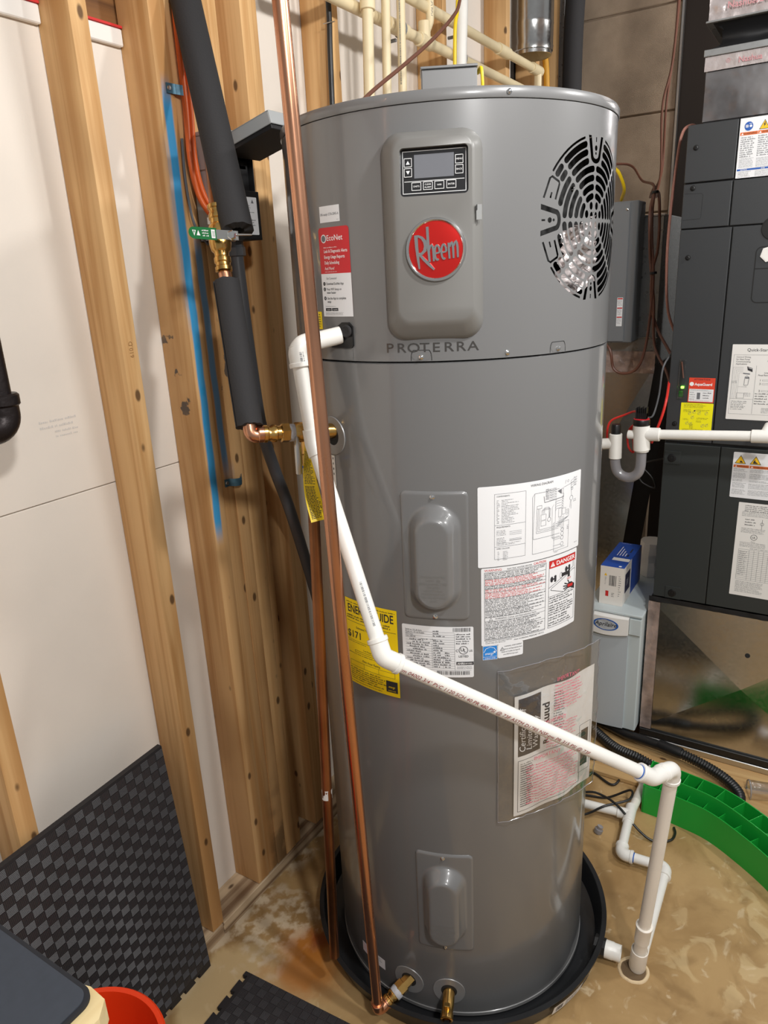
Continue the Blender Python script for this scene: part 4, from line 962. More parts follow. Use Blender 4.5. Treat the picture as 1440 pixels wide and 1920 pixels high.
# white condensate drain line
cl = thing('condensate_pipe', (1.405, .237, 0), 'white plastic drain pipe bent around the heater front down to the floor hole', 'pipe')
c0 = HW(-37.6, 1.526, .002); c1 = V(.993, .795, 1.5135); c2 = V(.988, .770, 1.345); c3 = V(.921, .605, .999); c4 = V(1.264, .213, .659); c5 = V(1.327, .186, .648); c6 = V(1.405, .237, .004)
pr_ = .0134; fr = .0168
def seg(a, b_, m='pvc', r=pr_, name='pipe'):
    bm = BM(); tube(bm, [a, b_], r, 28); return child(name, bm, M[m], cl)
seg(c0, c1 + (c0-c1).normalized()*.02, r=.0150); seg(c1, c2); seg(c2, c3); dg = seg(c3, c4); seg(c4, c5); seg(c5, c6, 'pvc_old', .0140)
for a, c_, b_, lg in ((c0, c1, c2, .036), (c2, c3, c4, .034), (c3, c4, c5, .034), (c4, c5, c6, .034)):
    bm = BM(); elbow(bm, a, c_, b_, fr, lg, 28, .02); child('elbow_fitting', bm, M['pvc'], cl)
dcp = (c2-c1).normalized(); bm = BM(); tube(bm, [c2 - dcp*.026, c2 - dcp*.0005, c2 + (c3-c2).normalized()*.022], fr-.0006, 28); child('coupling', bm, M['pvc'], cl)
bm = BM(); dn = (c1-c0).normalized(); sleeve(bm, c0+dn*.046, c0+dn*.049, .0154, 28); child('blue_primer', bm, M['ink_blue'], cl)
d4 = (c3-c4).normalized(); bm = BM(); sleeve(bm, c4 + d4*.0335, c4 + d4*.0375, .0141, 28); child('blue_primer', bm, M['ink_blue'], cl)
dd_ = (c5-c6).normalized()
bm = BM(); lathe(bm, [(.0140, .098), (.0172, .100), (.0176, .146), (.0190, .150), (.0190, .156), (.0150, .156)], 28, c6, dd_); child('reducer', bm, M['pvc_old'], cl)
bm = BM(); tube(bm, [c6 + dd_*.05, c6 + dd_*.11], .0150, 28); child('pipe', bm, M['pvc_old'], cl)
bm = BM(); lathe(bm, [(.0185, .0), (.0196, .004), (.0196, .066), (.0180, .067), (.0160, .060), (.0152, .060)], 28, c6, dd_); child('socket', bm, M['pvc_old'], cl)
camdir = lambda p: (Vector((0, 0, CAMH)) - p).normalized()
s = Sheet(on_pipe(c3, c4, pr_, camdir((c3+c4)/2)), .5, .02); s.text('pipe_red', 'cm 04002 3/4" PVC 1120 SCH 40 PR 480 PSI @ 73F ASTM D1785 NSF-pw PR 315 PSI @ 73F', .033, -.0105, .0098, 'LEFT', shear=.15, sx=1.12); pen(dg, s)
s = Sheet(on_pipe(c2, c3, pr_, camdir((c2+c3)/2)), .5, .02); s.bars('ink_grey', .255, .335, .0005, .0045, 3); s.bars('ink_grey', .06, .10, .004, .0045, 5); pen(cl.children[2], s)
s = Sheet(on_pipe(c1 + (c2-c1).normalized()*.0, c2, fr, camdir(c1)), .5, .02); s.bars('ink_grey', .012, .034, .0025, .0065, 3); s.bars('ink_grey', .012, .034, .0080, .0098, 9); pen(cl.children[6], s)
dh = thing('floor_drain', (1.395, .241, 0), 'rough round drain hole in the concrete floor with pipe ends in it', 'floor drain')
bm = BM(); L = []
for k in range(40):
    t = 2*math.pi*k/40; w1 = 1 + .06*mnoise.noise(V(math.cos(t)*2, math.sin(t)*2, 3)); L.append([bm.verts.new((1.395+math.cos(t)*r*w1, .243+math.sin(t)*r*w1, z)) for r, z in ((.0285, .001), (.031, .004), (.0355, .003), (.037, .0002))])
for k in range(40):
    for j in range(3): bm.faces.new((L[k][j], L[(k+1) % 40][j], L[(k+1) % 40][j+1], L[k][j+1]))
child('mortar_ring', bm, M['rustring'], dh)
bm = BM(); bm.faces.new([bm.verts.new((1.395+.0292*math.cos(2*math.pi*k/24), .243+.0292*math.sin(2*math.pi*k/24), .0012)) for k in range(24)]); child('drain_hole', bm, M['drain_dark'], dh, smooth=False)
# second white line along the floor
fp = thing('floor_pipe', (1.72, .3, 0), 'lower white drain pipe with tee and bends lying along the floor', 'pipe')
t0 = V(1.884, .374, .032)
q0 = V(1.70, .56, .032); pvt = [t0, V(1.717, .358, .031), V(1.724, .236, .032), V(1.41, .232, .015)]
for a, b_ in ((V(1.87, .62, .032), V(1.884, .374, .032)),): 
    bm = BM(); tube(bm, [V(1.855, .60, .032), t0], pr_, 24); child('pipe', bm, M['pvc'], fp)
bm = BM(); tube(bm, [t0, V(2.045, .368, .034)], .0134, 24); child('pipe', bm, M['pvc_old'], fp)
bm = BM(); sleeve(bm, V(2.036, .368, .034), V(2.075, .367, .034), fr, 24); child('coupling', bm, M['pvc'], fp)
bm = BM(); tube(bm, [V(2.07, .367, .034), V(2.16, .365, .032)], .0134, 18); child('pipe', bm, M['pvc'], fp)
bm = BM(); ta = (pvt[1]-t0).normalized(); sleeve(bm, t0 - ta*.036, t0 + ta*.036, fr, 24); sleeve(bm, t0, t0 + (V(1.855, .60, .032)-t0).normalized()*.036, fr, 24); child('tee_fitting', bm, M['pvc'], fp)
pvc_run(fp, pvt, pr_, fr, .034, rad=.02)
for c_, d_ in ((pvt[1], pvt[2]), (pvt[2], pvt[1])):
    bm = BM(); d = (d_-c_).normalized(); sleeve(bm, c_+d*.034, c_+d*.0385, .0139, 24); child('blue_primer', bm, M['ink_blue'], fp)
bm = BM(); lathe(bm, [(.0125, 0), (.013, .004), (.0125, .012), (.009, .014), (.009, .022), (0, .022)], 20, (1.802, .446, .0), (.25, -.3, 1)); tag(child('clear_cap', bm, M['clear'], fp) if False else mesh_obj('clear_cap', bm, M['smoke_tube']), 'small clear plastic cap on the floor by the white pipe', 'cap')
# ------------------------------------------------------------------ insulated lines on the left wall
fu = thing('insulated_pipe', (1.048, .953, 1.70), 'thick black foam sleeve slanting across the studs above the green handle', 'pipe')
f_top = V(1.233, 1.212, 2.26); f0 = V(1.050, .954, 1.708)
def foam(t, a, b_, r, slit, n=40):
    a, b_ = Vector(a), Vector(b_); d = (b_-a).normalized(); x = (Vector(slit) - d*Vector(slit).dot(d)).normalized(); y = d.cross(x); bm = BM(); rings = []
    prof = [(r, R_(7 + (346)*k/n)) for k in range(n+1)] + [(r*.42, R_(353 - 346*k/n)) for k in range(n+1)]
    for i in range(9):
        f = i/8; c = a.lerp(b_, f); sh = d*(.004*mnoise.noise(V(i*1.7, 0, 0)) if 0 < i < 8 else 0)
        ring = []
        for k, (rr, t_) in enumerate(prof):
            e = d*(.0035*mnoise.noise(V(t_*2.2, i, 9.1)) if i in (0, 8) else 0)
            ring.append(bm.verts.new(c + (x*math.cos(t_) + y*math.sin(t_))*rr + e))
        rings.append(ring)
    m_ = len(prof)
    for p_, q_ in zip(rings, rings[1:]):
        for k in range(m_): bm.faces.new((p_[k], p_[(k+1) % m_], q_[(k+1) % m_], q_[k]))
    for rg in (rings[0], rings[-1]):
        for k in range(n): bm.faces.new((rg[k], rg[k+1], rg[m_-2-k], rg[m_-1-k]))
    return child('foam_sleeve', bm, M['foam'], t, angle=50)
foam(fu, f_top, f0, .0295, (-.3, .6, .1))
bm = BM(); tube(bm, [V(1.262, 1.215, 2.26), V(1.112, 1.060, 1.83), V(1.047, .999, 1.745)], .0108, 22); child('copper_tube', bm, M['copper_old'], fu)
vb = V(1.034, .984, 1.698); va = (V(1.047, .999, 1.745)-V(1.026, .976, 1.655)).normalized()
bv = thing('ball_valve', vb, 'brass ball valve with green lever handle between the two foam sleeves', 'valve')
bm = BM(); lathe(bm, [(.0118, .062), (.0150, .060), (.0150, .054), (.0128, .052), (.0128, .046), (.0150, .043), (.0150, .036), (.0130, .034), (.0135, .026)], 22, vb, va)
lathe(bm, [(.0135, -.026), (.0175, -.022), (.0200, -.010), (.0200, .010), (.0175, .022), (.0135, .026)], 24, vb, va)
child('valve_body', bm, M['brass'], bv)
bm = BM(); lathe(bm, [(.0135, -.025), (.0130, -.034), (.0152, -.036), (.0152, -.044), (.0130, -.046), (.0130, -.051), (.0152, -.053), (.0152, -.060), (.0118, -.062)], 22, vb, va); child('press_end', bm, M['brass'], bv)
sx0 = V(1.004, .924, 1.699); hx = (V(.968, .985, 1.707)-sx0).normalized(); hz = Vector((0, 0, 1)); hn = hx.cross(hz).normalized()
if hn.dot(camdir(sx0)) < 0: hn = -hn
def HP(u, v, n_): return sx0 + hx*u + hz*v + hn*n_
bm = BM(); pts = [(-.004, -.0085), (.030, -.0085), (.034, -.0098), (.052, -.0098)] + [(.066+.0098*math.cos(R_(a)), .0098*math.sin(R_(a))) for a in range(-90, 91, 18)] + [(.052, .0098), (.034, .0098), (.030, .0085), (-.004, .0085)]
def prism(bm, pts, n0, n1):
    A = [bm.verts.new(HP(u, v, n0)) for u, v in pts]; B = [bm.verts.new(HP(u, v, n1)) for u, v in pts]; bm.faces.new(A[::-1]); bm.faces.new(B)
    for k in range(len(A)): bm.faces.new((A[k], A[(k+1) % len(A)], B[(k+1) % len(A)], B[k]))
prism(bm, [(-.010, -.0075), (.036, -.0075), (.036, .0075), (-.010, .0075)], 0, .0025); hb = child('handle_bar', bm, M['steel'], bv, smooth=False)
bm = BM(); prism(bm, [(.028, -.0098), (.066, -.0098)] + [(.066+.0098*math.cos(R_(a)), .0098*math.sin(R_(a))) for a in range(-72, 73, 18)] + [(.066, .0098), (.028, .0098)], -.001, .004); hg = child('handle_grip', bm, M['green_lbl'], bv, smooth=False)
s = Sheet(lambda u, v, o: HP(u, v, .0041+o), 1, 1)
s.poly('ink_white', [(.069, .0045), (.0625, .0045), (.0658, -.005)], [(0, 1, 2)]); s.poly('green_lbl', [(.0672, .0036), (.0643, .0036), (.0658, -.0018)], [(0, 1, 2)], lift=.0002); s.tri('ink_white', .0585, -.004, .0065, .0085); 
for k in range(3): s.greek('ink_white', .041, .053, .0058-k*.0042, 1, .004, .0022, ragged=0)
s.rect('ink_white', .0295, -.007, .036, .007); s.bars('green_lbl', .0305, .0352, -.005, .005, 2)
M['green_lbl'] = M['green_lbl']; pen(hg, s)
bm = BM(); lathe(bm, [(.0085, .001), (.0085, .008), (.006, .010), (.006, .014), (0, .015)], 6, HP(0, 0, 0), hn); child('stem_nut', bm, M['chrome'], bv, smooth=False)
bm = BM(); tube(bm, [HP(-.002, 0, .001), HP(.006, -.004, -.03)], .006, 14); child('stem', bm, M['steel'], bv)
bm = BM(); tube(bm, [HP(-.006, .001, .003), HP(-.034, .003, .002)], [.0022, .0014], 10); child('pin', bm, M['chrome'], bv)
fl = thing('insulated_pipe', (.945, .876, 1.37), 'shorter black foam sleeve hanging below the green handle with a copper elbow', 'pipe')
g0 = V(1.019, .965, 1.622); g1 = V(.944, .877, 1.378)
foam(fl, g0, g1, .0240, (-.8, .35, 0))
bm = BM(); tube(bm, [V(1.028, .978, 1.662), g0, g1, V(.9425, .8745, 1.367)], .0111, 24); child('copper_tube', bm, M['copper'], fl)
bm = BM(); ge0 = V(.9405, .872, 1.362); tube(bm, fillet([g1 + V(0, 0, .012), V(.939, .870, 1.360), e0 + dv*.016], .018, 8), .0127, 22); sleeve(bm, e0+dv*.0015, e0+dv*.0145, .0152, 22, .002); child('copper_elbow', bm, M['copper'], fl)
# disconnect box
db = thing('disconnect_box', (1.235, 1.186, 1.80), 'open grey electrical box with raised lid and black inside on the studs', 'electrical box')
bx0, bx1, by0, by1, bz0, bz1 = 1.188, 1.284, 1.098, 1.1855, 1.706, 1.902
for lo, hi, bm_ in (((bx0, by0, bz0), (bx0+.002, by1, bz1), 'grey_metal'), ((bx1-.002, by0+.006, bz0), (bx1, by1, bz1), 'canvas'), ((bx0, by1-.002, bz0), (bx1, by1, bz1), 'canvas'), ((bx0, by0, bz0), (bx1, by1, bz0+.002), 'canvas'), ((bx0, by0+.02, bz1-.002), (bx1, by1, bz1), 'canvas')):
    bm = BM(); box(bm, lo, hi, .0005); child('box_side', bm, M[bm_], db, smooth=False)
bm = BM(); box(bm, (bx0-.002, by0+.018, 1.842), (bx0+.0005, by1+.0, bz1+.004), .001); child('cover_flange', bm, M['grey_metal'], db, smooth=False)
bm = BM(); box(bm, (bx0+.003, by0+.018, bz0+.004), (bx1-.003, by1-.003, bz1-.004), .002)
for z in (1.845, 1.86, 1.875): box(bm, (bx0+.01, by0+.018, z), (bx1-.01, by0+.032, z+.008), .001)
child('inner_block', bm, M['canvas'], db, smooth=False)
bm = BM(); box(bm, (bx0+.002, by0, bz0), (bx1+.002, by0+.004, 1.802), .001); fc = child('inner_cover', bm, M['canvas'], db, smooth=False)
s = Sheet(lambda u, v, o: V(1.226+u, by0-.0004-o, 1.716+v), .050, .074); s.greek('ink_grey', .006, .030, .058, 3, .004); s.greek('ink_grey', .012, .045, .045, 1, .004); s.greek('ink_grey', .014, .045, .030, 3, .005); s.tri('ink_grey', .036, .062, .008, .008)
s.build('box_label', M['paper'], fc, rad=.002) if False else s.build('box_label', M['paper'], db, rad=.002, label='white printed label')
lidM = Matrix.Translation((1.184, 1.092, 1.893)) @ Matrix.Rotation(R_(-14), 4, 'X')
def lidbox(lo, hi, name, m):
    bm = BM(); box(bm, lo, hi, .001)
    for v in bm.verts: v.co = lidM @ v.co
    return child(name, bm, M[m], db, smooth=False)
lidbox((0, -.125, 0), (.115, .03, .002), 'lid', 'grey_metal'); lidbox((0, -.125, -.022), (.002, .03, 0), 'lid_side', 'grey_metal'); lidbox((.113, -.125, -.022), (.115, .02, 0), 'lid_side', 'grey_metal'); lidbox((0, -.127, -.022), (.115, -.125, .002), 'lid_side', 'grey_metal')
lidbox((.003, -.123, -.030), (.112, .01, -.008), 'lid_liner', 'canvas')
bm = BM(); tube(bm, [V(1.205, 1.08, 1.915), V(1.205, 1.06, 1.918)], [.02, .02], 20) if False else box(bm, (1.186, 1.10, 1.898), (1.282, 1.186, 1.914), .006, 2); child('lid_hinge', bm, M['grey_metal'], db)
# conduit from the box to the heater
cz = [V(1.238, 1.135, 1.712), V(1.236, 1.130, 1.587), V(1.232, 1.12, 1.45), V(1.245, 1.12, 1.302), V(1.277, 1.12, 1.193), V(1.321, 1.12, 1.072), V(1.382, 1.12, .86), V(1.43, 1.12, .66), V(1.46, 1.10, .4), V(1.46, 1.06, .06)]
gc = thing('conduit', (1.45, 1.08, .0), 'dark grey flexible conduit curving down from the electrical box behind the heater', 'conduit')
bm = BM(); tube(bm, spline(cz, 8), .0142, 20); child('conduit_tube', bm, M['grey_pvc'], gc)
bm = BM(); lathe(bm, [(.0175, -.002), (.0205, .000), (.0205, .016), (.0175, .02), (.016, .036)], 8, cz[0] + V(0, 0, -.036), (0, 0, 1)); child('conduit_connector', bm, M['grey_pvc'], gc, smooth=False)
# orange cables
oc = [V(1.178, 1.170, 2.30), V(1.177, 1.172, 2.054), V(1.177, 1.172, 1.96), V(1.165, 1.165, 1.863), V(1.170, 1.160, 1.80), V(1.182, 1.150, 1.765), V(1.197, 1.140, 1.748)]
for k, (dx, lb) in enumerate(((0, 'orange cable nearest the blue paint stripe on the studs'), (.0128, 'orange cable running beside the black foam sleeve'))):
    bm = BM(); tube(bm, spline([p + V(dx, 0, k*.006) for p in oc], 6), .0060, 12); tag(mesh_obj('orange_cable', bm, M['orange']), lb, 'cable', 'orange cables to the electrical box')
bm = BM(); tube(bm, spline([V(1.162, 1.178, 1.90), V(1.158, 1.178, 1.82), V(1.166, 1.176, 1.74), V(1.195, 1.172, 1.70)], 6), .0028, 8); tag(mesh_obj('ground_wire', bm, M['grey_pvc']), 'thin dark wire looping beside the orange cables', 'wire')
cc = thing('cable_clamp', (1.185, 1.12, 1.745), 'shiny cable clamp where the orange cables enter the grey box', 'clamp')
for lo, hi in (((1.178, 1.126, 1.728), (1.188, 1.146, 1.760)), ((1.168, 1.130, 1.735), (1.180, 1.142, 1.752))):
    bm = BM(); box(bm, lo, hi, .002); child('clamp_body', bm, M['chrome'], cc, smooth=False)
for z in (1.757, 1.729):
    bm = BM(); lathe(bm, [(0, 0), (.005, .001), (.005, .012), (.0035, .014), (0, .014)], 12, (1.176, 1.134, z), (-.6, -.8, .1)); child('clamp_screw', bm, M['chrome'], cc)
def strap(x, z, lb, m):
    t = thing('pipe_strap', (x, 1.18, z), lb, 'strap')
    bm = BM(); P = spline([V(x-.018, 1.184, z), V(x-.004, 1.1825, z), V(x+.006, 1.174, z-.002), V(x+.020, 1.170, z-.002), V(x+.030, 1.176, z+.004)], 5); prev = None
    for p in P:
        r_ = [bm.verts.new(p + V(0, o, zz)) for o, zz in ((0, .009), (0, -.009), (-.0016, -.009), (-.0016, .009))]
        if prev:
            for k in range(4): bm.faces.new((prev[k], r_[k], r_[(k+1) % 4], prev[(k+1) % 4]))
        else: bm.faces.new(r_)
        prev = r_
    bm.faces.new(prev[::-1]); child('strap_band', bm, m, t, smooth=False)
    bm = BM(); lathe(bm, [(.005, 0), (.004, .003), (0, .004)], 10, (x-.012, 1.1825, z), (0, -1, 0)); child('screw', bm, M['steel'], t)
mst = mat('strap_blue', S(74, 110, 128), .45, metal=.5, var=.3, vscale=60)
strap(1.160, 1.988, 'blue sprayed metal strap on the stud beside the orange cables', mst); strap(1.190, 1.178, 'lower bent metal strap below the blue paint on the studs', mst)
# ------------------------------------------------------------------ pipes on the wall behind the heater
for (y, z0, zs, x0, x1, lb) in ((1.14, 2.258, 0, 1.45, 2.95, 'lower cream pipe running level along the studs'), (1.14, 2.346, 0, 1.95, 3.05, 'upper cream pipe running level along the studs')):
    t = thing('cream_pipe', (x0, y, z0), lb, 'pipe', 'level cream pipes')
    bm = BM(); tube(bm, [V(x0, y, z0), V(x1, y, z0)], .0143, 22); child('pipe', bm, M['cpvc'], t)
    if z0 < 2.3:
        bm = BM(); sleeve(bm, V(1.92, y, z0), V(2.02, y, z0), .0185, 22); child('coupling', bm, M['cpvc'], t)
        bm = BM(); sleeve(bm, V(2.09, y, z0), V(2.165, y, z0), .0185, 22); sleeve(bm, V(2.128, y, z0), V(2.128, y-.0, z0+.05), .0175, 20); child('tee_fitting', bm, M['cpvc'], t)
    else:
        bm = BM(); sleeve(bm, V(2.66, y, z0), V(2.75, y, z0), .0185, 22); child('coupling', bm, M['cpvc'], t)
        bm = BM(); sleeve(bm, V(2.98, y, z0), V(3.07, y, z0), .0185, 22); child('coupling', bm, M['cpvc'], t)
        bm = BM(); tube(bm, [V(3.05, y, z0), V(3.05, y, z0-.4)], .0143, 20); child('pipe', bm, M['cpvc'], t)
vp = (((1.762, 2.265), (1.751, 2.078), .0140, 'thickest cream pipe standing behind the heater lid'), ((1.849, 2.286), (1.839, 2.086), .0115, 'thin cream pipe standing next to the thickest one'), ((1.926, 2.304), (1.921, 2.106), .0115, 'thin cream pipe with dark printing standing left of the grey top box'))
for k, ((xa, za), (xb, zb), r, lb) in enumerate(vp):
    t = thing('cream_pipe', (xb, 1.10, 1.0), lb, 'pipe', 'upright cream pipes'); d = V(xa-xb, 0, za-zb).normalized()
    bm = BM(); tube(bm, [V(xb, 1.10, zb) - d*1.0, V(xa, 1.10, za) + d*.4], r, 22); child('pipe', bm, M['cpvc'], t)
    if k == 0: bm = BM(); sleeve(bm, V(xa, 1.1, za) - d*.022, V(xa, 1.1, za)+d*.06, r+.005, 22); child('coupling', bm, M['cpvc'], t)
    if k == 2:
        s = Sheet(on_pipe(V(xb, 1.1, zb), V(xa, 1.1, za), r, (-.8, -.7, 0)), .3, .02); s.bars('ink_grey', .0, .25, .004, .0075, 6); pen(t, s)
t = thing('cream_pipe', (2.13, 1.14, 2.258), 'short printed cream pipe rising from the tee in the lower level pipe', 'pipe')
bm = BM(); tube(bm, fillet([V(2.128, 1.14, 2.27), V(2.145, 1.13, 2.31), V(2.15, 1.128, 2.75)], .03), .0115, 20); child('pipe', bm, M['cpvc'], t)
s = Sheet(on_pipe(V(2.147, 1.128, 2.31), V(2.15, 1.128, 2.6), .0115, (-.8, -.7, 0)), .3, .02); s.text('ink_grey', 'FGG CPVC 4120', .01, -.003, .011, 'LEFT'); pen(t, s)
t = thing('white_pipe', (2.286, 1.10, 1.2), 'white plastic pipe standing behind the grey top box', 'pipe'); bm = BM(); tube(bm, [V(2.24, 1.1, 1.2), V(2.286, 1.10, 2.237), V(2.33, 1.1, 2.75)], .0168, 22); child('pipe', bm, M['pvc'], t)
for x, z in ((1.99, 2.258), (2.37, 2.346), (2.37, 2.258)):
    bm = BM(); 
    for k in range(13):
        pass
    tube(bm, [V(x, 1.14+.0185*math.cos(R_(a)), z+.0185*math.sin(R_(a))) for a in range(-60, 241, 20)], .0035, 8); box(bm, (x-.004, 1.155, z-.026), (x+.004, 1.186, z-.018), .001)
    tag(mesh_obj('pipe_clip', bm, M['grey_box2'], smooth=False), {1.99: 'grey clip on the lower cream pipe beside the tee', 2.37: 'grey clip holding the upper cream pipe' if z > 2.3 else 'grey clip holding the lower cream pipe near the white pipe'}[x], 'clip')
bm = BM(); tube(bm, spline([V(1.20, .86, 1.893), V(1.30, .885, 1.91), V(1.448, .9, 1.988), V(1.587, .9, 2.062), V(1.716, .9, 2.134), V(1.829, .9, 2.207), V(1.866, .9, 2.249), V(1.90, .9, 2.35), V(1.91, .9, 2.55)], 6), .0042, 10); tag(mesh_obj('brown_cable', bm, M['brown']), 'brown cable stretched diagonally above the heater lid', 'cable')
bm = BM(); tube(bm, spline([V(2.07, 1.0, 2.60), V(2.06, 1.0, 2.316), V(2.041, 1.0, 2.237), V(2.029, 1.0, 2.0), V(1.9, .95, 1.88)], 6), .0050, 10); tag(mesh_obj('yellow_cable', bm, M['yellow_cable']), 'yellow cable hanging down behind the grey top box', 'cable')
bm = BM(); tube(bm, spline([V(3.2, 1.38, 2.75), V(3.2, 1.369, 2.664), V(3.2, 1.255, 2.601), V(3.2, 1.20, 2.519), V(3.2, 1.16, 2.358), V(3.2, 1.16, 1.9)], 6), .012, 10); tag(mesh_obj('yellow_cable', bm, mat('ochre_cable', S(206, 150, 40), .5)), 'ochre hose in the dark corner behind the round duct', 'hose')
t = thing('black_cable', (1.63, 1.17, 1.9), 'black cable stapled to the stud behind the heater lid', 'cable'); bm = BM(); tube(bm, spline([V(1.715, 1.178, 2.7), V(1.700, 1.178, 2.40), V(1.703, 1.176, 2.247), V(1.697, 1.176, 2.14), V(1.692, 1.178, 1.9), V(1.69, 1.178, 1.4)], 6), .0068, 12); child('cable', bm, M['black_wire'], t)
bm = BM(); tube(bm, [V(1.69, 1.186, 2.215), V(1.69, 1.165, 2.215), V(1.708, 1.165, 2.22), V(1.712, 1.186, 2.22)], .0012, 6); child('staple', bm, M['steel'], t)
# round galvanised duct
rd = thing('round_duct', (3.0, 1.148, 2.40), 'shiny round galvanised duct hanging down above the heater lid', 'duct')
bm = BM(); lathe(bm, [(.072, 0), (.0745, 0), (.0745, .012), (.078, .014), (.080, .030), (.0785, .034), (.0795, .10), (.0805, .104), (.0795, .108), (.0795, .5)], 48, (3.0, 1.148, 2.385), (0, 0, 1), caps=False); child('duct_pipe', bm, M['galv'], rd)
bm = BM(); lathe(bm, [(.073, .001), (.073, .4)], 40, (3.0, 1.148, 2.385), (0, 0, 1), caps=False); child('duct_inside', bm, M['cpvc'], rd)
bm = BM(); tube(bm, spline([V(3.38, 1.085, 3.0), V(3.39, 1.112, 2.66), V(3.385, 1.115, 2.37), V(3.37, 1.10, 2.0), V(3.3, 1.05, 1.4), V(3.2, 1.0, .8)], 8), .040, 24); tag(mesh_obj('black_hose', bm, M['foam']), 'thick black hose hanging against the block wall', 'hose')
# ------------------------------------------------------------------ air handler cabinet on the right
def FM(y0, z0, x=2.2995): return lambda u, v, o: V(x-o, y0-u, z0+v)
ah = thing('air_handler', (2.62, .155, .575), 'tall charcoal air handler cabinet with white and yellow stickers', 'air handler')
YL, YR = .433, -.13
bm = BM(); box(bm, (2.309, YR, .572), (2.95, YL, 1.968), .003); child('cabinet_body', bm, M['black'], ah, smooth=False)
for y0, y1, z0, z1, m, nm in ((.3065, YL-.001, 1.8235, 1.967, 'furnace', 'top_panel'), (YR, .3035, 1.8235, 1.967, 'furnace', 'top_panel'), (.3085, YL-.001, 1.7055, 1.8195, 'furnace', 'side_panel'), (YR, .3055, 1.7055, 1.8195, 'furnace', 'side_panel'),
    (.2995, YL-.001, 1.0985, 1.7020, 'furnace', 'door_panel'), (YR, .2965, 1.0985, 1.7020, 'furnace', 'door_panel'), (.2735, YL-.001, .577, 1.090, 'furnace_low', 'lower_panel'), (YR, .2710, .577, 1.090, 'furnace_low', 'lower_panel')):
    bm = BM(); box(bm, (2.300, y0, z0), (2.3095, y1, z1), .0018, 2); child(nm, bm, M[m], ah, smooth=False)
for y, z in ((.407, 1.910), (.407, 1.809), (.406, 1.628), (.407, 1.152)):
    bm = BM(); lathe(bm, [(.0075, 0), (.0075, .001), (.0052, .0012), (.005, .0045), (.0028, .005), (.0028, .003), (0, .003)], 14, (2.300, y, z), (-1, 0, 0)); child('screw', bm, M['black'], ah)
def groove(pts, wd, name='groove'):
    s = Sheet(FM(0, 0, 2.2998), 1, 1); bm = BM(); P = ribbon([(-y, z) for y, z in pts], wd)
    n = len(P)//2; v = [bm.verts.new(V(2.2996, -u, z)) for u, z in P]
    for k in range(n-1): bm.faces.new((v[k], v[k+1], v[2*n-2-k], v[2*n-1-k]))
    child(name, bm, M['dark_gap'], ah, smooth=False)
groove([(.428, 1.796), (.384, 1.794), (.380, 1.790), (.381, 1.735), (.383, 1.729), (.428, 1.728)], .0008)
rr_ = rrect(.10, 1.5015, .2330, 1.6460, .014, 6); groove(rr_ + rr_[:1], .0030); groove([(.2320, 1.5905), (.10, 1.5905)], .0026)
bm = BM(); lathe(bm, [(.021, .0003), (.021, .003), (.017, .0035), (0, .0032)], 6, (2.2998, .202, 1.627), (-1, 0, .0)); ab = child('shield_badge', bm, M['paper2'], ah, smooth=False)
bm = BM(); lathe(bm, [(.030, .0002), (.027, .001), (.024, -.004), (0, -.004)], 28, (2.2990, .197, 1.692), (-1, 0, 0)); child('round_recess', bm, M['dark_gap'], ah)
# stickers on the cabinet
s = Sheet(FM(.3025, 1.8225), .17, .1435)
s.disc('ink_blue', .021, .1235, .0108, sx=.95); s.frame('ink_white', .0135, .1205, .0205, .1270, .0012, lift=.0002); s.rect('ink_white', .0155, .1225, .0185, .125, lift=.0002); s.disc('ink_white', .0258, .1235, .003, lift=.0002); s.rect('ink_white', .022, .1285, .028, .1297, lift=.0002)
s.tri('ink', .058, .1125, .0245, .0225); s.tri('ink_yellow', .058, .1138, .0205, .0190, lift=.0002); s.poly('ink', [(.0585, .1290), (.0553, .1225), (.0575, .1225), (.0563, .1175), (.0612, .1242), (.0586, .1242), (.0605, .1290)], [(0, 1, 2, 3, 4, 5, 6)], lift=.0004)
s.rect('ink_orange', .002, .1025, .0435, .1100); s.rect('ink_orange', .0445, .1025, .17, .1100); s.text('ink', 'WARNING', .026, .1038, .0068, offset=.012, lift=.0002); s.tri('ink_white', .0075, .1038, .006, .005, lift=.0002); s.text('ink', 'AVERTISSEMENT', .0535, .1038, .0068, 'LEFT', .012, lift=.0002); s.tri('ink_white', .0495, .1038, .006, .005, lift=.0002)
s.greek('ink_grey', .005, .040, .0990, 10, .0051, .0030); s.greek('ink_grey', .046, .090, .0990, 10, .0051, .0030); s.greek('ink_grey', .005, .040, .0475, 8, .0030); s.greek('ink_grey', .046, .090, .0455, 8, .0030)
s.rect('ink_blue', .002, .0175, .17, .0220); s.text('ink_white', 'NOTICE', .018, .0182, .0045, offset=.01, lift=.0002); s.text('ink_white', 'AVIS', .064, .0182, .0045, offset=.01, lift=.0002); s.greek('ink_grey', .005, .036, .0155, 5, .0030); s.greek('ink_grey', .046, .090, .0155, 5, .0030)
s.build('warning_sticker', M['paper'], ah, rad=.001, label='white sticker with blue circle and yellow triangle')
s = Sheet(FM(.2675, 1.1755, 2.2985), .19, .2135)
s.text('ink', 'Quick-Start Instructions', .0385, .1945, .0118, 'LEFT', .004); s.frame('ink_grey', .006, .016, .18, .185, .0005)
for k, t in enumerate(('Control Wiring', 'for Heat Pump', 'Communicating', 'Applications')): s.text('ink', t, .013, .1765-k*.0064, .0058, 'LEFT', .006)
s.text('ink_grey', 'Outd', .092, .1660, .0085, 'LEFT', shear=.2)
for k in range(5): s.line('ink_grey', [(.008+.004*k, .060), (.008+.004*k, .150-.004*k), (.034, .150-.004*k)], .0004)
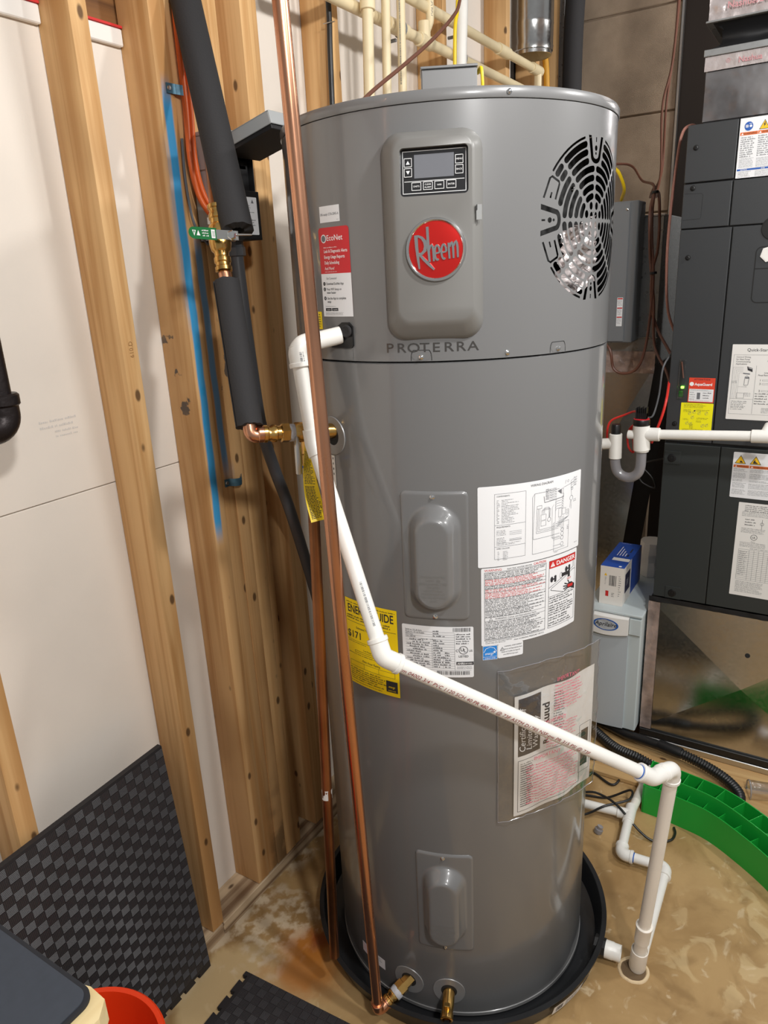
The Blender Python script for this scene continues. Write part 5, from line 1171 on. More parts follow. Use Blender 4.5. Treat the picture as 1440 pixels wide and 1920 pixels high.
s.poly('ink', [(.043, .1525), (.057, .1475), (.058, .1365), (.045, .142)], [(0, 1, 2, 3)]); s.line('ink_white', [(.046, .149), (.056, .1455)], .0012, lift=.0002); s.line('ink_grey', [(.034, .133), (.052, .131)], .003)
s.line('ink_grey', [(.040, .1225), (.045, .126), (.051, .121), (.049, .1), (.039, .099), (.040, .1225)], .0012); s.rect('ink_grey', .041, .118, .051, .1225); s.frame('ink_grey', .022, .062, .042, .077, .0006); s.greek('ink_grey', .006, .020, .111, 2, .004); s.greek('ink_grey', .024, .054, .0955, 1, .003); s.greek('ink_grey', .041, .060, .078, 3, .004)
s.rect('ink_grey', .0665, .018, .0671, .155); s.rect('ink_grey', .006, .0595, .0665, .0600)
s.text('ink', 'Line and', .088, .1335, .0060, 'LEFT', .004); s.text('ink', 'Panel Removal', .073, .1265, .0060, 'LEFT', .004)
for k, t in enumerate(('1', '3', '2')): s.text('ink', t, .080, .1115-(0, .010, .030)[k], .0085); s.frame('ink_grey', .085, .112-(0, .010, .030)[k], .102, .116-(0, .010, .030)[k], .0005)
s.greek('ink', .070, .11, .078, 5, .0072, .003); s.greek('ink_grey', .010, .052, .054, 4, .0048, .0022); s.greek('ink_grey', .010, .050, .036, 2, .0048, .0022); s.greek('ink_grey', .09, .13, .036, 4, .004)
s.build('quick_start_sheet', M['paper2'], ah, rad=.002, label='large white instruction sheet')
s = Sheet(FM(.3755, 1.2195, 2.2993), .0715, .0725); s.rect('paper', .0025, .0025, .069, .0395, lift=-.0002); s.text('ink', 'ATTENTION', .0358, .0655, .0062, offset=.02, spacing=1.35); s.text('ink_white', 'AquaGuard', .0400, .0500, .0108, offset=.03, sx=.95); s.disc('ink_white', .0080, .0540, .0060)
s.greek('ink_grey', .005, .066, .0375, 2, .0024); s.rect('ink_grey', .0245, .0095, .0335, .0290); s.greek('ink', .041, .064, .0300, 3, .0075, .0028); s.greek('ink_grey', .004, .020, .0300, 4, .0065, .0018); s.greek('ink_red', .005, .064, .0060, 1, .0026)
s.build('attention_sticker', mat('label_orange_red', S(226, 70, 44), .5), ah, rad=.001, label='red and white sticker')
s = Sheet(FM(.3925, 1.1340, 2.2991), .0895, .0835); s.greek('ink', .008, .078, .0800, 4, .0032); s.greek('ink', .008, .030, .0640, 3, .0032); s.greek('ink', .044, .080, .0640, 2, .0032)
for u, v in ((.026, .052), (.038, .056), (.052, .053), (.072, .053), (.034, .040), (.020, .022), (.030, .020), (.064, .016), (.075, .018)):
    s.ring('ink_grey', u, v, .0040, .0045, 12); s.line('ink_grey', [(u-.003, v-.003), (u+.004, v+.006)], .0008)
s.poly('ink', [(.036, .060), (.041, .064), (.040, .058)], [(0, 1, 2)]); s.greek('ink', .008, .026, .036, 2, .003); s.greek('ink', .046, .080, .040, 2, .003); s.greek('ink', .028, .040, .020, 5, .003); s.greek('ink', .045, .060, .031, 2, .003); s.greek('ink', .008, .075, .0050, 2, .003)
s.build('yellow_sticker', M['paper_yel2'], ah, rad=.002, label='bright yellow sticker with drawings')
bm = BM(); box(bm, (2.292, .3865, 1.228), (2.2995, .4060, 1.345), .003, 2); wi = child('float_window', bm, M['clear'], ah)
bm = BM(); box(bm, (2.2985, .390, 1.235), (2.2998, .402, 1.34), .0003); child('window_back', bm, M['dark_gap'], wi, smooth=False)
bm = BM(); tube(bm, [V(2.2975, .400, 1.338), V(2.2975, .392, 1.29)], .0022, 8); child('window_wire', bm, M['brown'], wi)
bm = BM(); lathe(bm, [(0, -.004), (.004, -.003), (.0048, 0), (.004, .003), (0, .004)], 12, (2.297, .3925, 1.263), (0, 0, 1)); child('green_led', bm, M['led'], wi)
bm = BM(); box(bm, (2.2965, .390, 1.234), (2.2985, .402, 1.252), .001); child('led_board', bm, mat('pcb_green', S(30, 92, 30), .4), wi, smooth=False)
s = Sheet(FM(.2355, .9405), .17, .1385)
for u in (.020, .060): s.tri('ink', u, .1045, .0300, .0255); s.tri('ink_yellow', u, .1060, .0255, .0215, lift=.0002)
s.poly('ink', [(.018, .108), (.020, .114), (.024, .112), (.027, .1075)], [(0, 1, 2, 3)], lift=.0004); s.poly('ink', [(.053, .1075), (.055, .115), (.058, .119), (.060, .113), (.066, .109), (.065, .1072)], [(0, 1, 2, 3, 4, 5)], lift=.0004)
s.rect('ink_orange', .003, .0925, .044, .1005); s.rect('ink_orange', .046, .0925, .17, .1005); s.text('ink', 'WARNING', .026, .0942, .0066, offset=.012, lift=.0002); s.tri('ink_white', .010, .0942, .006, .005, lift=.0002); s.text('ink', 'AVERTISSEMENT', .057, .0942, .0066, 'LEFT', .012, lift=.0002); s.tri('ink_white', .052, .0942, .006, .005, lift=.0002)
for u0, u1 in ((.004, .042), (.048, .11)): s.greek('ink_grey', u0, u1, .0890, 3, .0034); s.greek('ink_grey', u0, u1, .0760, 5, .0034); s.greek('ink_grey', u0, u1-.01, .0560, 2, .0034); s.greek('ink_grey', u0, u1, .0460, 5, .0034); s.greek('ink_grey', u0, u1, .0260, 5, .0034)
s.build('warning_sticker', M['paper'], ah, rad=.003, label='white sticker with two yellow triangles')
s = Sheet(FM(.2075, .6275), .17, .3000)
s.greek('ink', .018, .10, .293, 4, .0055, .0026); s.greek('ink_grey', .012, .09, .273, 4, .0042); s.greek('ink', .022, .055, .250, 3, .0085, .003); s.line('ink_grey', [(.068, .252), (.068, .222)], .001); s.ring('ink_grey', .068, .238, .004, .005, 12); s.greek('ink_grey', .014, .08, .221, 4, .0042)
s.ring('ink', .0505, .1935, .0080, .0092, 20); s.text('ink', 'UL', .0505, .1905, .0085, offset=.01); s.greek('ink', .044, .058, .180, 1, .0034); s.greek('ink_grey', .014, .085, .176, 4, .0042)
for k in range(17): s.rect('ink_grey', .013, .053+k*.0062, .17, .0536+k*.0062)
for u in (.013, .042, .055, .068, .081, .094): s.rect('ink_grey', u, .053, u+.0006, .153)
s.greek('ink_grey', .016, .038, .146, 13, .0062, .0022); s.greek('ink_grey', .044, .10, .158, 1, .005); s.greek('ink_grey', .014, .09, .048, 9, .0042)
s.build('data_sticker', M['paper2'], ah, rad=.002, label='tall grey-white data sticker')
for y, z, nm in ((.409, 1.045, 'latch_knob'), (.376, .597, 'panel_lock')):
    bm = BM(); box(bm, (2.2985, y-.028, z-.020), (2.3002, y+.020, z+.022), .0015, 2); o = child(nm, bm, M['furnace_low'], ah, smooth=False)
    bm = BM(); lathe(bm, [(.0125, .0), (.0115, .003), (.0085, .0035), (.008, .002), (.0045, .002), (.004, .004), (0, .004)], 20, (2.2985, y-.002, z), (-1, 0, 0)); child('knob', bm, M['black'], o)
# metal base under the air handler
bc = thing('sheet_metal_base', (2.62, .155, .02), 'shiny galvanised base box with crossed creases under the air handler', 'duct box')
bm = BM(); box(bm, (2.304, YR-.03, .067), (2.95, .4425, .562), .001); child('base_box', bm, M['galv'], bc, smooth=False)
bm = BM(); A = [bm.verts.new((2.3025, y, z)) for y, z in ((.4425, .5600), (-.16, .5600), (-.16, .067), (.4425, .067))]; ctr_ = bm.verts.new((2.2780, .1413, .3135))
for k in range(4): bm.faces.new((A[k], A[(k+1) % 4], ctr_))
bf = child('front_sheet', bm, M['galv'], bc, smooth=False)
bm = BM(); lathe(bm, [(.0075, .0), (.0075, .0008), (0, .0008)], 18, (2.2895, .135, .432), (-1, 0, .10)); child('bolt_hole', bm, M['dark_gap'], bc)
def crumple(lo, hi, nx, ny, amp, axis, m, parent, name):   # a thin crinkled strip facing -X
    bm = BM(); G = []
    for i in range(nx+1):
        row = []
        for j in range(ny+1):
            y = lo[1] + (hi[1]-lo[1])*i/nx; z = lo[2] + (hi[2]-lo[2])*j/ny; e = mnoise.noise(V(y*40, z*40, lo[0]*9))
            ed = .0007*mnoise.noise(V(z*60, y*3, 2)) if i in (0, nx) else 0
            row.append(bm.verts.new((lo[0] - amp*abs(e), y+ed, z)))
        G.append(row)
    for i in range(nx):
        for j in range(ny): bm.faces.new((G[i][j], G[i+1][j], G[i+1][j+1], G[i][j+1]))
    return child(name, bm, M[m], parent)
crumple((2.2972, .4070, .070), (2.2972, .4440, .556), 8, 60, .0022, 0, 'foil_tape', bc, 'foil_tape')
crumple((2.2995, -.16, .557), (2.2995, .4440, .574), 60, 4, .004, 0, 'canvas', bc, 'gasket')
bm = BM(); box(bm, (2.294, -.20, .0415), (2.312, .4445, .0665), .002); child('base_rail', bm, M['black'], bc, smooth=False)
bm = BM(); box(bm, (2.29, -.20, .0185), (2.96, .445, .041), .002); child('base_frame', bm, M['steel'], bc, smooth=False)
# foil wrapped plenum above
fp_ = thing('foil_plenum', (2.6, .14, 1.97), 'foil wrapped duct with black flexible joint on top of the air handler', 'duct')
bm = BM(); box(bm, (2.312, YR, 1.9685), (2.92, .400, 2.140), .004); child('plenum_box', bm, M['foil_flat'], fp_, smooth=False)
crumple((2.3105, YR, 1.972), (2.3105, .399, 2.088), 60, 16, .0035, 0, 'foil_flat', fp_, 'foil_face')
t1 = crumple((2.3050, YR, 2.090), (2.3050, .403, 2.1230), 60, 6, .0030, 0, 'foil_tape2', fp_, 'foil_tape') if 'foil_tape2' in M else crumple((2.3050, YR, 2.090), (2.3050, .403, 2.1230), 60, 6, .0016, 0, 'foil', fp_, 'foil_tape')
s = Sheet(FM(.402, 2.0905, 2.3025), .5, .03); s.ring('foil_print', .056, .0175, .0045, .0052, 18); s.text('foil_print', '®', .056, .0150, .007); s.text('foil_print', 'Nashua', .080, .0085, .0185, 'LEFT', .01); pen(t1, s)
bm = BM(); box(bm, (2.300, YR, 2.1240), (2.318, .406, 2.1400), .001); child('flange', bm, M['galv_d'], fp_, smooth=False)
bm = BM(); G = []
for i in range(25):
    y = YR + (.396-YR)*i/24; row = []
    for j in range(9):
        z = 2.1405 + .0625*j/8; d = .045*math.sin(math.pi*j/8) + .010*mnoise.noise(V(y*14, z*30, 4)); row.append(bm.verts.new((2.312+d, y - (.040*math.sin(math.pi*j/8) if i == 24 else 0), z)))
    G.append(row)
for j in range(9): pass
G.append([bm.verts.new((2.9, .396-.04*math.sin(math.pi*j/8), 2.1405+.0625*j/8)) for j in range(9)])
for i in range(25):
    for j in range(8): bm.faces.new((G[i][j], G[i+1][j], G[i+1][j+1], G[i][j+1]))
child('flexible_joint', bm, M['canvas'], fp_)
bm = BM(); box(bm, (2.318, YR, 2.2040), (2.92, .398, 2.9), .004); child('upper_duct', bm, M['foil'], fp_, smooth=False)
bm = BM(); box(bm, (2.302, YR, 2.2010), (2.92, .408, 2.2055), .001); child('flange', bm, M['galv_d'], fp_, smooth=False)
t2 = crumple((2.3160, YR, 2.207), (2.3160, .404, 2.36), 60, 26, .010, 0, 'foil', fp_, 'foil_face')
s = Sheet(FM(.36, 2.222, 2.3040), .5, .05); s.text('foil_print', 'Nashua', .0, .004, .022, 'LEFT', .01); s.text('foil_print', '324A', .062, .004, .022, 'LEFT', .01); pen(t2, s)
# galvanised return duct behind the heater
rt = thing('return_duct', (3.0, .85, .02), 'dull galvanised duct standing between the water heater and the dark corner', 'duct')
bm = BM(); box(bm, (2.800, .580, 1.262), (3.2, 1.09, 1.778), .003); child('duct_body', bm, M['galv_d'], rt, smooth=False)
bm = BM(); box(bm, (2.793, .578, 1.772), (3.2, 1.10, 1.779), .001); box(bm, (2.793, .578, 1.358), (2.80, 1.1, 1.364), .001); child('duct_rib', bm, M['galv'], rt, smooth=False) if False else bm.free()
for z in (1.775, 1.361):
    bm = BM(); box(bm, (2.793, .577, z-.003), (2.801, 1.10, z+.003), .001); child('duct_rib', bm, M['galv'], rt, smooth=False)
bm = BM(); pr = [(.579, 1.2615), (1.09, 1.2615), (1.16, .02), (.715, .02)]
A = [bm.verts.new((2.801, y, z)) for y, z in pr]; B = [bm.verts.new((3.2, y, z)) for y, z in pr]; cc_ = bm.verts.new((2.770, .86, .72))
for k in range(4): bm.faces.new((A[k], A[(k+1) % 4], cc_)); bm.faces.new((A[k], B[k], B[(k+1) % 4], A[(k+1) % 4]))
child('duct_boot', bm, M['galv'], rt, smooth=False)
crumple((2.797, .579, 1.232), (2.797, 1.10, 1.312), 50, 10, .010, 0, 'foil_tape', rt, 'foil_tape')
gb = thing('control_box', (2.75, .78, 1.6), 'flat grey metal control box mounted on the galvanised duct behind the heater', 'box')
bm = BM(); box(bm, (2.700, .6455, 1.352), (2.799, .95, 1.822), .003); child('box_body', bm, M['grey_box2'], gb, smooth=False)
bm = BM(); box(bm, (2.694, .672, 1.356), (2.7005, .95, 1.818), .002); bd = child('box_door', bm, M['grey_box2'], gb, smooth=False)
s = Sheet(FM(.700, 1.410, 2.6935), .020, .098)
for z in (.005, .036, .068): s.rect('ink_red', .001, z+.024, .019, z+.028); s.greek('ink_grey', .002, .018, z+.021, 5, .004)
s.build('box_sticker', M['paper'], bd, rad=.001)
screw(gb, V(2.694, .682, 1.795), Vector((-1, 0, 0)))
# cable bundles on the right
def cable(name, pts, r, m, label, cat, group=None, n=8):
    bm = BM(); tube(bm, spline(pts, n), r, 8); return tag(mesh_obj(name, bm, M[m] if isinstance(m, str) else m), label, cat, group)
cable('brown_cable', [V(3.42, .705, 2.8), V(3.42, .709, 2.577), V(3.42, .718, 2.399), V(3.42, .733, 2.214), V(3.42, .733, 1.979), V(3.1, .70, 1.86), V(2.66, .59, 1.85), V(2.62, .583, 1.771), V(2.62, .577, 1.673), V(2.6, .563, 1.587), V(2.6, .562, 1.489), V(2.6, .573, 1.349), V(2.6, .596, 1.277), V(2.6, .640, 1.257), V(2.6, .677, 1.275), V(2.6, .70, 1.35), V(2.65, .80, 1.38)], .0048, 'brown', 'brown cable hanging down the block wall and looping under the grey control box', 'cable')
cable('brown_cable', [V(3.41, .708, 2.8), V(3.41, .715, 2.399), V(3.40, .743, 2.214), V(3.38, .728, 1.979), V(3.1, .68, 1.86), V(2.66, .575, 1.833), V(2.62, .558, 1.737), V(2.62, .559, 1.656), V(2.6, .567, 1.587), V(2.6, .560, 1.471), V(2.58, .530, 1.402), V(2.5, .485, 1.36), V(2.42, .445, 1.33)], .0048, 'brown', 'brown cable running from the block wall into the side of the charcoal cabinet', 'cable')
cable('brown_cable', [V(3.2, 1.0, 2.0), V(3.2, .862, 2.00), V(3.2, .80, 1.985), V(3.1, .735, 1.92), V(2.7, .60, 1.86), V(2.61, .588, 1.78), V(2.61, .582, 1.67), V(2.6, .570, 1.587), V(2.6, .556, 1.50), V(2.56, .536, 1.36), V(2.45, .472, 1.29), V(2.40, .445, 1.25)], .0045, 'brown', 'brown cable arching out from behind the heater top', 'cable')
cable('pink_cable', [V(2.42, .425, 1.975), V(2.42, .447, 1.985), V(2.41, .467, 1.965), V(2.4, .475, 1.883), V(2.4, .483, 1.726), V(2.4, .482, 1.606), V(2.4, .470, 1.482), V(2.4, .440, 1.40)], .0042, mat('pinkish_cable', S(176, 122, 108), .5), 'thin pinkish cable hanging beside the charcoal cabinet', 'cable')
cable('yellow_cable', [V(2.75, .85, 1.95), V(2.65, .74, 1.93), V(2.6, .701, 1.913), V(2.6, .686, 1.892), V(2.64, .682, 1.855), V(2.72, .71, 1.829)], .0055, 'yellow_cable', 'short yellow cable bending into the top of the grey control box', 'cable')
for k, (x, y, z) in enumerate(((2.6, .563, 1.587), (2.62, .578, 1.835))):
    bm = BM(); lathe(bm, [(.0105, -.004), (.0115, -.003), (.0115, .003), (.0105, .004)], 16, (x, y, z), (0, .1, 1)); tag(mesh_obj('cable_tie', bm, M['black']), ('black tie around the brown cables beside the foil tape', 'black tie around the brown cables near the top of the grey control box')[k], 'cable tie')
# condensate trap
ct = thing('condensate_trap', (2.15, .47, 1.1), 'white plastic trap with black caps and clear U tube in front of the charcoal cabinet', 'pipe trap')
xt = 2.15
bm = BM(); sleeve(bm, V(xt, .541, 1.067), V(xt, .543, 1.142), .0185, 26); sleeve(bm, V(xt, .541, 1.113), V(xt, .580, 1.108), .0165, 24); child('tee_fitting', bm, M['pvc'], ct)
bm = BM(); tube(bm, [V(xt, .565, 1.109), V(xt+.05, .70, 1.10)], .0140, 22); child('pipe', bm, M['pvc'], ct)
bm = BM(); lathe(bm, [(.0140, 0), (.0140, .026), (.0125, .030), (0, .030)], 22, (xt, .543, 1.140), (0, 0, 1)); child('black_cap', bm, M['black'], ct)
bm = BM(); sleeve(bm, V(xt, .466, 1.098), V(xt, .471, 1.172), .0235, 28); sleeve(bm, V(xt, .470, 1.146), V(xt, .418, 1.148), .0195, 26); sleeve(bm, V(xt, .466, 1.094), V(xt, .466, 1.128), .0205, 26); sleeve(bm, V(xt, .47, 1.143), V(xt, .508, 1.142), .0130, 20); child('tee_fitting', bm, M['pvc'], ct)
bm = BM(); lathe(bm, [(.0225, 0), (.0238, .002), (.0238, .016), (.0225, .019), (0, .019)], 26, (xt, .471, 1.171), (0, 0, 1)); child('black_cap', bm, M['black'], ct)
bm = BM(); lathe(bm, [(.0225, 0), (.0225, .0015), (0, .0015)], 26, (xt, .4715, 1.190), (0, 0, 1)); child('red_disc', bm, M['paper_red'], ct)
bm = BM()
for k in range(6): box(bm, (xt-.010, .457+k*.0055, 1.191), (xt+.010, .460+k*.0055, 1.226 - .003*(k % 2)), .0005)
box(bm, (xt-.008, .457, 1.191), (xt+.008, .4855, 1.208)); child('float_switch', bm, M['black'], ct, smooth=False)
bm = BM(); tube(bm, spline([V(xt, .541, 1.075), V(xt, .5395, 1.050), V(xt, .531, 1.026), V(xt, .512, 1.013), V(xt, .492, 1.013), V(xt, .474, 1.026), V(xt, .4665, 1.050), V(xt, .466, 1.098)], 6), .0150, 24); child('clear_tube', bm, M['smoke_tube'], ct)
bm = BM(); tube(bm, [V(xt, .425, 1.148), V(xt, .174, 1.161)], .0140, 24); child('pipe', bm, M['pvc'], ct)
bm = BM(); sleeve(bm, V(xt, .182, 1.1605), V(xt, .10, 1.164), .0178, 24); sleeve(bm, V(xt, .148, 1.164), V(xt+.03, .140, 1.185), .016, 20); child('coupling', bm, M['pvc'], ct)
cable('red_wire', [V(xt, .485, 1.208), V(2.18, .502, 1.205), V(2.2, .534, 1.189), V(2.2, .573, 1.168), V(2.2, .582, 1.13), V(2.2, .576, 1.09)], .0032, 'red_wire', 'red wire arching from the black float switch', 'wire')
cable('red_wire', [V(2.312, .434, 1.275), V(2.22, .420, 1.243), V(2.2, .424, 1.2), V(2.2, .437, 1.152), V(2.2, .45, 1.11)], .0038, 'red_wire', 'red wire hanging beside the red and white sticker', 'wire')
cable('red_wire', [V(2.185, .50, 1.165), V(2.185, .511, 1.152), V(2.185, .517, 1.126), V(2.185, .511, 1.094), V(2.185, .497, 1.082), V(2.185, .50, 1.12), V(2.185, .508, 1.15), V(2.185, .495, 1.165)], .0032, 'red_wire', 'coiled red wire behind the white tee', 'wire')
cable('grey_wire', [V(2.40, .445, 1.37), V(2.33, .437, 1.358), V(2.3, .452, 1.318), V(2.3, .458, 1.238), V(2.28, .466, 1.18), V(2.2, .465, 1.185), V(2.16, .462, 1.195)], .0028, 'grey_pvc', 'thin grey wire from the charcoal cabinet to the black float switch', 'wire')
cable('black_wire', [V(2.40, .432, 1.02), V(2.4, .50, 1.0), V(2.4, .522, .99), V(2.4, .482, .949), V(2.4, .470, .914), V(2.4, .510, .928), V(2.4, .529, .955)], .0028, 'black_wire', 'thin black wire curling below the clear U tube', 'wire')
# humidifier and cartons
hu = thing('humidifier', (2.5, .53, .06), 'pale grey humidifier cabinet with an oval badge standing beside the metal base', 'humidifier')
bm = BM(); box(bm, (2.258, .452, .068), (2.76, .640, .506), .004); child('cabinet', bm, M['humid'], hu, smooth=False)
bm = BM(); box(bm, (2.250, .4500, .505), (2.76, .645, .5145), .003, 2); child('top_cover', bm, M['humid'], hu, smooth=False)
bm = BM(); G = []
for i in range(15):
    y = .640 - .147*i/14; b_ = .010*math.sin(math.pi*i/14)
    G.append([bm.verts.new(p) for p in ((2.2585, y, .072), (2.2520-b_*.5, y, .072), (2.2520-b_*.5, y, .445), (2.2585, y, .445))])
for a, b_ in zip(G, G[1:]):
    for k in range(4): bm.faces.new((a[k], b_[k], b_[(k+1) % 4], a[(k+1) % 4]))
bm.faces.new(G[0]); bm.faces.new(G[-1][::-1]); child('door', bm, M['humid2'], hu)
bm = BM(); G = []
for i in range(15):
    y = .642 - .150*i/14; b_ = .012*math.sin(math.pi*i/14); lo = .440 - .008*math.sin(math.pi*i/14)
    G.append([bm.verts.new(p) for p in ((2.2585, y, lo), (2.2400-b_*.6, y, lo), (2.2400-b_*.6, y, .498), (2.2585, y, .503))])
for a, b_ in zip(G, G[1:]):
    for k in range(4): bm.faces.new((a[k], b_[k], b_[(k+1) % 4], a[(k+1) % 4]))
bm.faces.new(G[0]); bm.faces.new(G[-1][::-1]); hd = child('header', bm, M['paper2'], hu)
bm = BM(); box(bm, (2.248, .4535, .442), (2.2585, .4905, .500), .001); child('trim_block', bm, M['humid'], hu, smooth=False)
hf = lambda u, v, o: V(2.2400 - .0072*math.sin(math.pi*max(0, min(1, (u+.0)/.150))) - .0003 - o, .642-u, .440+v)
s = Sheet(hf, .15, .06); s.disc('ink_blue', .078, .0300, .0215, 40, sx=1.95); s.disc('oval_grey', .078, .0300, .0180, 40, lift=.0006, sx=2.0); s.text('ink', 'Aprilaire', .078, .0250, .0215, offset=.008, shear=.25, lift=.0012, sx=.95)
pen(hd, s, 'oval_badge')
cb = thing('carton', (2.42, .57, .515), 'blue and white product carton standing on the pale grey humidifier', 'box')
bm = BM(); box(bm, (2.297, .5285, .515), (2.540, .6065, .6535), .001); child('carton_body', bm, M['carton'], cb, smooth=False)
bm = BM(); box(bm, (2.2968, .5283, .6535), (2.5402, .6067, .6542)); ctop = child('carton_top', bm, M['carton_blue'], cb, smooth=False)
bm = BM(); box(bm, (2.40, .5281, .520), (2.5402, .5285, .6535)); child('carton_side', bm, M['carton_blue'], cb, smooth=False)
s = Sheet(lambda u, v, o: V(2.297+v, .6065-u, .6543+o), .078, .243); s.rect('paper2', .020, .062, .077, .088); s.greek('ink_white', .012, .05, .235, 1, .006); 
for k in range(4): s.rect('ink_white', .024+k*.009, .11, .0265+k*.009, .20-.02*k)
s.rect('ink', .058, .11, .063, .13); s.rect('ink', .058, .15, .063, .19); s.disc('ink_white', .062, .012, .005); pen(ctop, s)
s = Sheet(FM(.6065, .515, 2.2968), .078, .139); s.tri('ink_yellow', .018, .105, .010, .010); s.bars('ink', .030, .054, .070, .108, 3); s.greek('ink_grey', .062, .072, .110, 10, .008, .003, rot=False, ragged=.6); s.rect('ink_red', .020, .030, .030, .050); s.greek('ink', .040, .050, .045, 3, .006); s.greek('ink_grey', .016, .022, .100, 6, .005); s.build('carton_print', M['carton'], cb, rad=0)
s = Sheet(lambda u, v, o: V(2.297+u, .5283-o, .515+v), .243, .139); s.rect('carton_dark', .02, .040, .085, .110); s.greek('ink_white', .035, .065, .085, 4, .006, lift=.0002); s.greek('ink_grey', .03, .08, .13, 2, .006); pen(cb.children[0], s)
bm = BM(); G = []; 
for i in range(13):
    row = []
    for j in range(13):
        t = 2*math.pi*j/12; rr2 = 1 + .22*mnoise.noise(V(math.cos(t)*1.5, math.sin(t)*1.5, i*.3))
        row.append(bm.verts.new((2.64+.055*rr2*math.cos(t)*(1-.15*i/12), .512+.042*rr2*math.sin(t), .515+.125*i/12+.012*mnoise.noise(V(j, i, 1)))))
    G.append(row)
for i in range(12):
    for j in range(12): bm.faces.new((G[i][j], G[i][j+1], G[i+1][j+1], G[i+1][j]))
bm.faces.new(G[-1][:12]); bmesh.ops.remove_doubles(bm, verts=bm.verts, dist=1e-5)
tag(mesh_obj('paper_bag', bm, M['paper2'], angle=20), 'crumpled white paper bag standing behind the blue carton', 'bag')
# ------------------------------------------------------------------ things on the floor, right
gt = thing('green_tray', (1.9, .1, 0), 'curved bright green plastic tray with two tiers of open cells on the floor', 'tray')
arc = spline([V(1.952, .352, 0), V(1.9485, .30, 0), V(1.942, .253, 0), V(1.923, .166, 0), V(1.873, .079, 0), V(1.803, -.011, 0), V(1.70, -.105, 0), V(1.58, -.18, 0)], 6)
nrm = []
for i in range(len(arc)):
    d = (arc[min(i+1, len(arc)-1)]-arc[max(i-1, 0)]).normalized(); nrm.append(Vector((-d.y, d.x, 0)))
nrm = [n_ if n_.x > 0 else -n_ for n_ in nrm]
def wall(o0, o1, z0, z1, name):
    bm = BM(); prev = None
    for p, n_ in zip(arc, nrm):
        r_ = [bm.verts.new(p + n_*o + V(0, 0, z)) for o, z in ((o0, z0), (o1, z0), (o1, z1), (o0, z1))]
        if prev:
            for k in range(4): bm.faces.new((prev[k], r_[k], r_[(k+1) % 4], prev[(k+1) % 4]))
        else: bm.faces.new(r_)
        prev = r_
    bm.faces.new(prev[::-1]); return child(name, bm, M['green'], gt, angle=30)
wall(0, .003, 0, .10, 'front_wall'); wall(.033, .036, 0, .128, 'middle_wall'); wall(.090, .093, 0, .128, 'back_wall'); wall(.003, .033, .035, .038, 'cell_floor'); wall(.036, .090, .045, .048, 'cell_floor')
for (o0, o1, z, st) in ((.003, .033, .0985, 3), (.036, .090, .1265, 3)):
    for i in range(0 if o0 > .03 else 2, len(arc), st):
        p, n_ = arc[i], nrm[i]; d = Vector((-n_.y, n_.x, 0)); bm = BM()
        vs = [bm.verts.new(p + n_*o + d*e + V(0, 0, zz)) for o, e, zz in ((o0, -.001, .03), (o1, -.001, .03), (o1, .001, .03), (o0, .001, .03), (o0, -.001, z), (o1, -.001, z), (o1, .001, z), (o0, .001, z))]
        for f in ((0, 1, 2, 3), (4, 5, 6, 7), (0, 1, 5, 4), (1, 2, 6, 5), (2, 3, 7, 6), (3, 0, 4, 7)): bm.faces.new([vs[k] for k in f])
        child('divider', bm, M['green'], gt, smooth=False)
p, n_ = arc[0], nrm[0]; bm = BM(); box(bm, (0, 0, 0), (1, 1, 1))
for v in bm.verts: v.co = p + n_*(v.co.x*.093) + Vector((-n_.y, n_.x, 0))*((v.co.y-.5)*.004) + V(0, 0, v.co.z*(.10 if v.co.x < .36 else .128))
child('end_wall', bm, M['green'], gt, smooth=False)
hs = thing('corrugated_hose', (2.15, .3, .05), 'black corrugated hose with smooth wand looping behind the white drain pipe', 'hose')
bm = BM(); tube(bm, [V(2.38, .80, .046), V(2.258, .477, .049), V(2.237, .362, .055)], .0165, 20); child('smooth_wand', bm, M['black'], hs)
bm = BM(); tube(bm, [V(2.238, .366, .058), V(2.236, .358, .058), V(2.228, .298, .055), V(2.2265, .290, .055)], [.0170, .0190, .0190, .0180], 22); child('cuff', bm, M['black'], hs)
hp = spline([V(2.228, .298, .055), V(2.205, .22, .052), V(2.168, .145, .047), V(2.118, .100, .040), V(2.068, .110, .030), V(2.068, .170, .024), V(2.10, .235, .024), V(2.135, .315, .028), V(2.150, .411, .045), V(2.180, .498, .040), V(2.246, .595, .044), V(2.33, .70, .042)], 26)
L_ = [0]
for a, b_ in zip(hp, hp[1:]): L_.append(L_[-1] + (b_-a).length)
res = []; k = 0; d_ = 0
while d_ < L_[-1]-1e-4:
    while L_[k+1] < d_: k += 1
    f = (d_-L_[k])/(L_[k+1]-L_[k]); res.append(hp[k].lerp(hp[k+1], f)); d_ += .0022
bm = BM(); tube(bm, res, [.0150 + .0020*(1 if (i % 4) in (0, 1) else -1) for i in range(len(res))], 18); child('hose', bm, M['black'], hs, angle=75)
cable('power_cable', [V(1.90, .62, .006), V(1.938, .52, .006), V(1.958, .461, .006), V(1.972, .395, .050), V(1.925, .387, .052), V(1.867, .445, .048), V(1.839, .492, .02), V(1.80, .56, .006)], .0036, 'black_wire', 'black cable looped over the white tee on the floor', 'cable')
cable('power_cable', [V(1.88, .60, .006), V(1.904, .509, .048), V(1.907, .461, .050), V(1.877, .406, .053), V(1.844, .336, .02), V(1.838, .292, .006), V(1.864, .251, .006), V(1.898, .244, .006), V(1.922, .252, .006)], .0036, 'black_wire', 'black cable running under the grey-white standpipe to the green tray', 'cable')
cable('power_cable', [V(2.10, .62, .02), V(2.1, .566, .025), V(2.121, .511, .01), V(2.096, .459, .006), V(2.048, .451, .006), V(2.026, .47, .006), V(2.056, .533, .006), V(2.031, .548, .006), V(1.99, .62, .006)], .0040, 'black_wire', 'thick black cable coiled under the corrugated hose', 'cable')
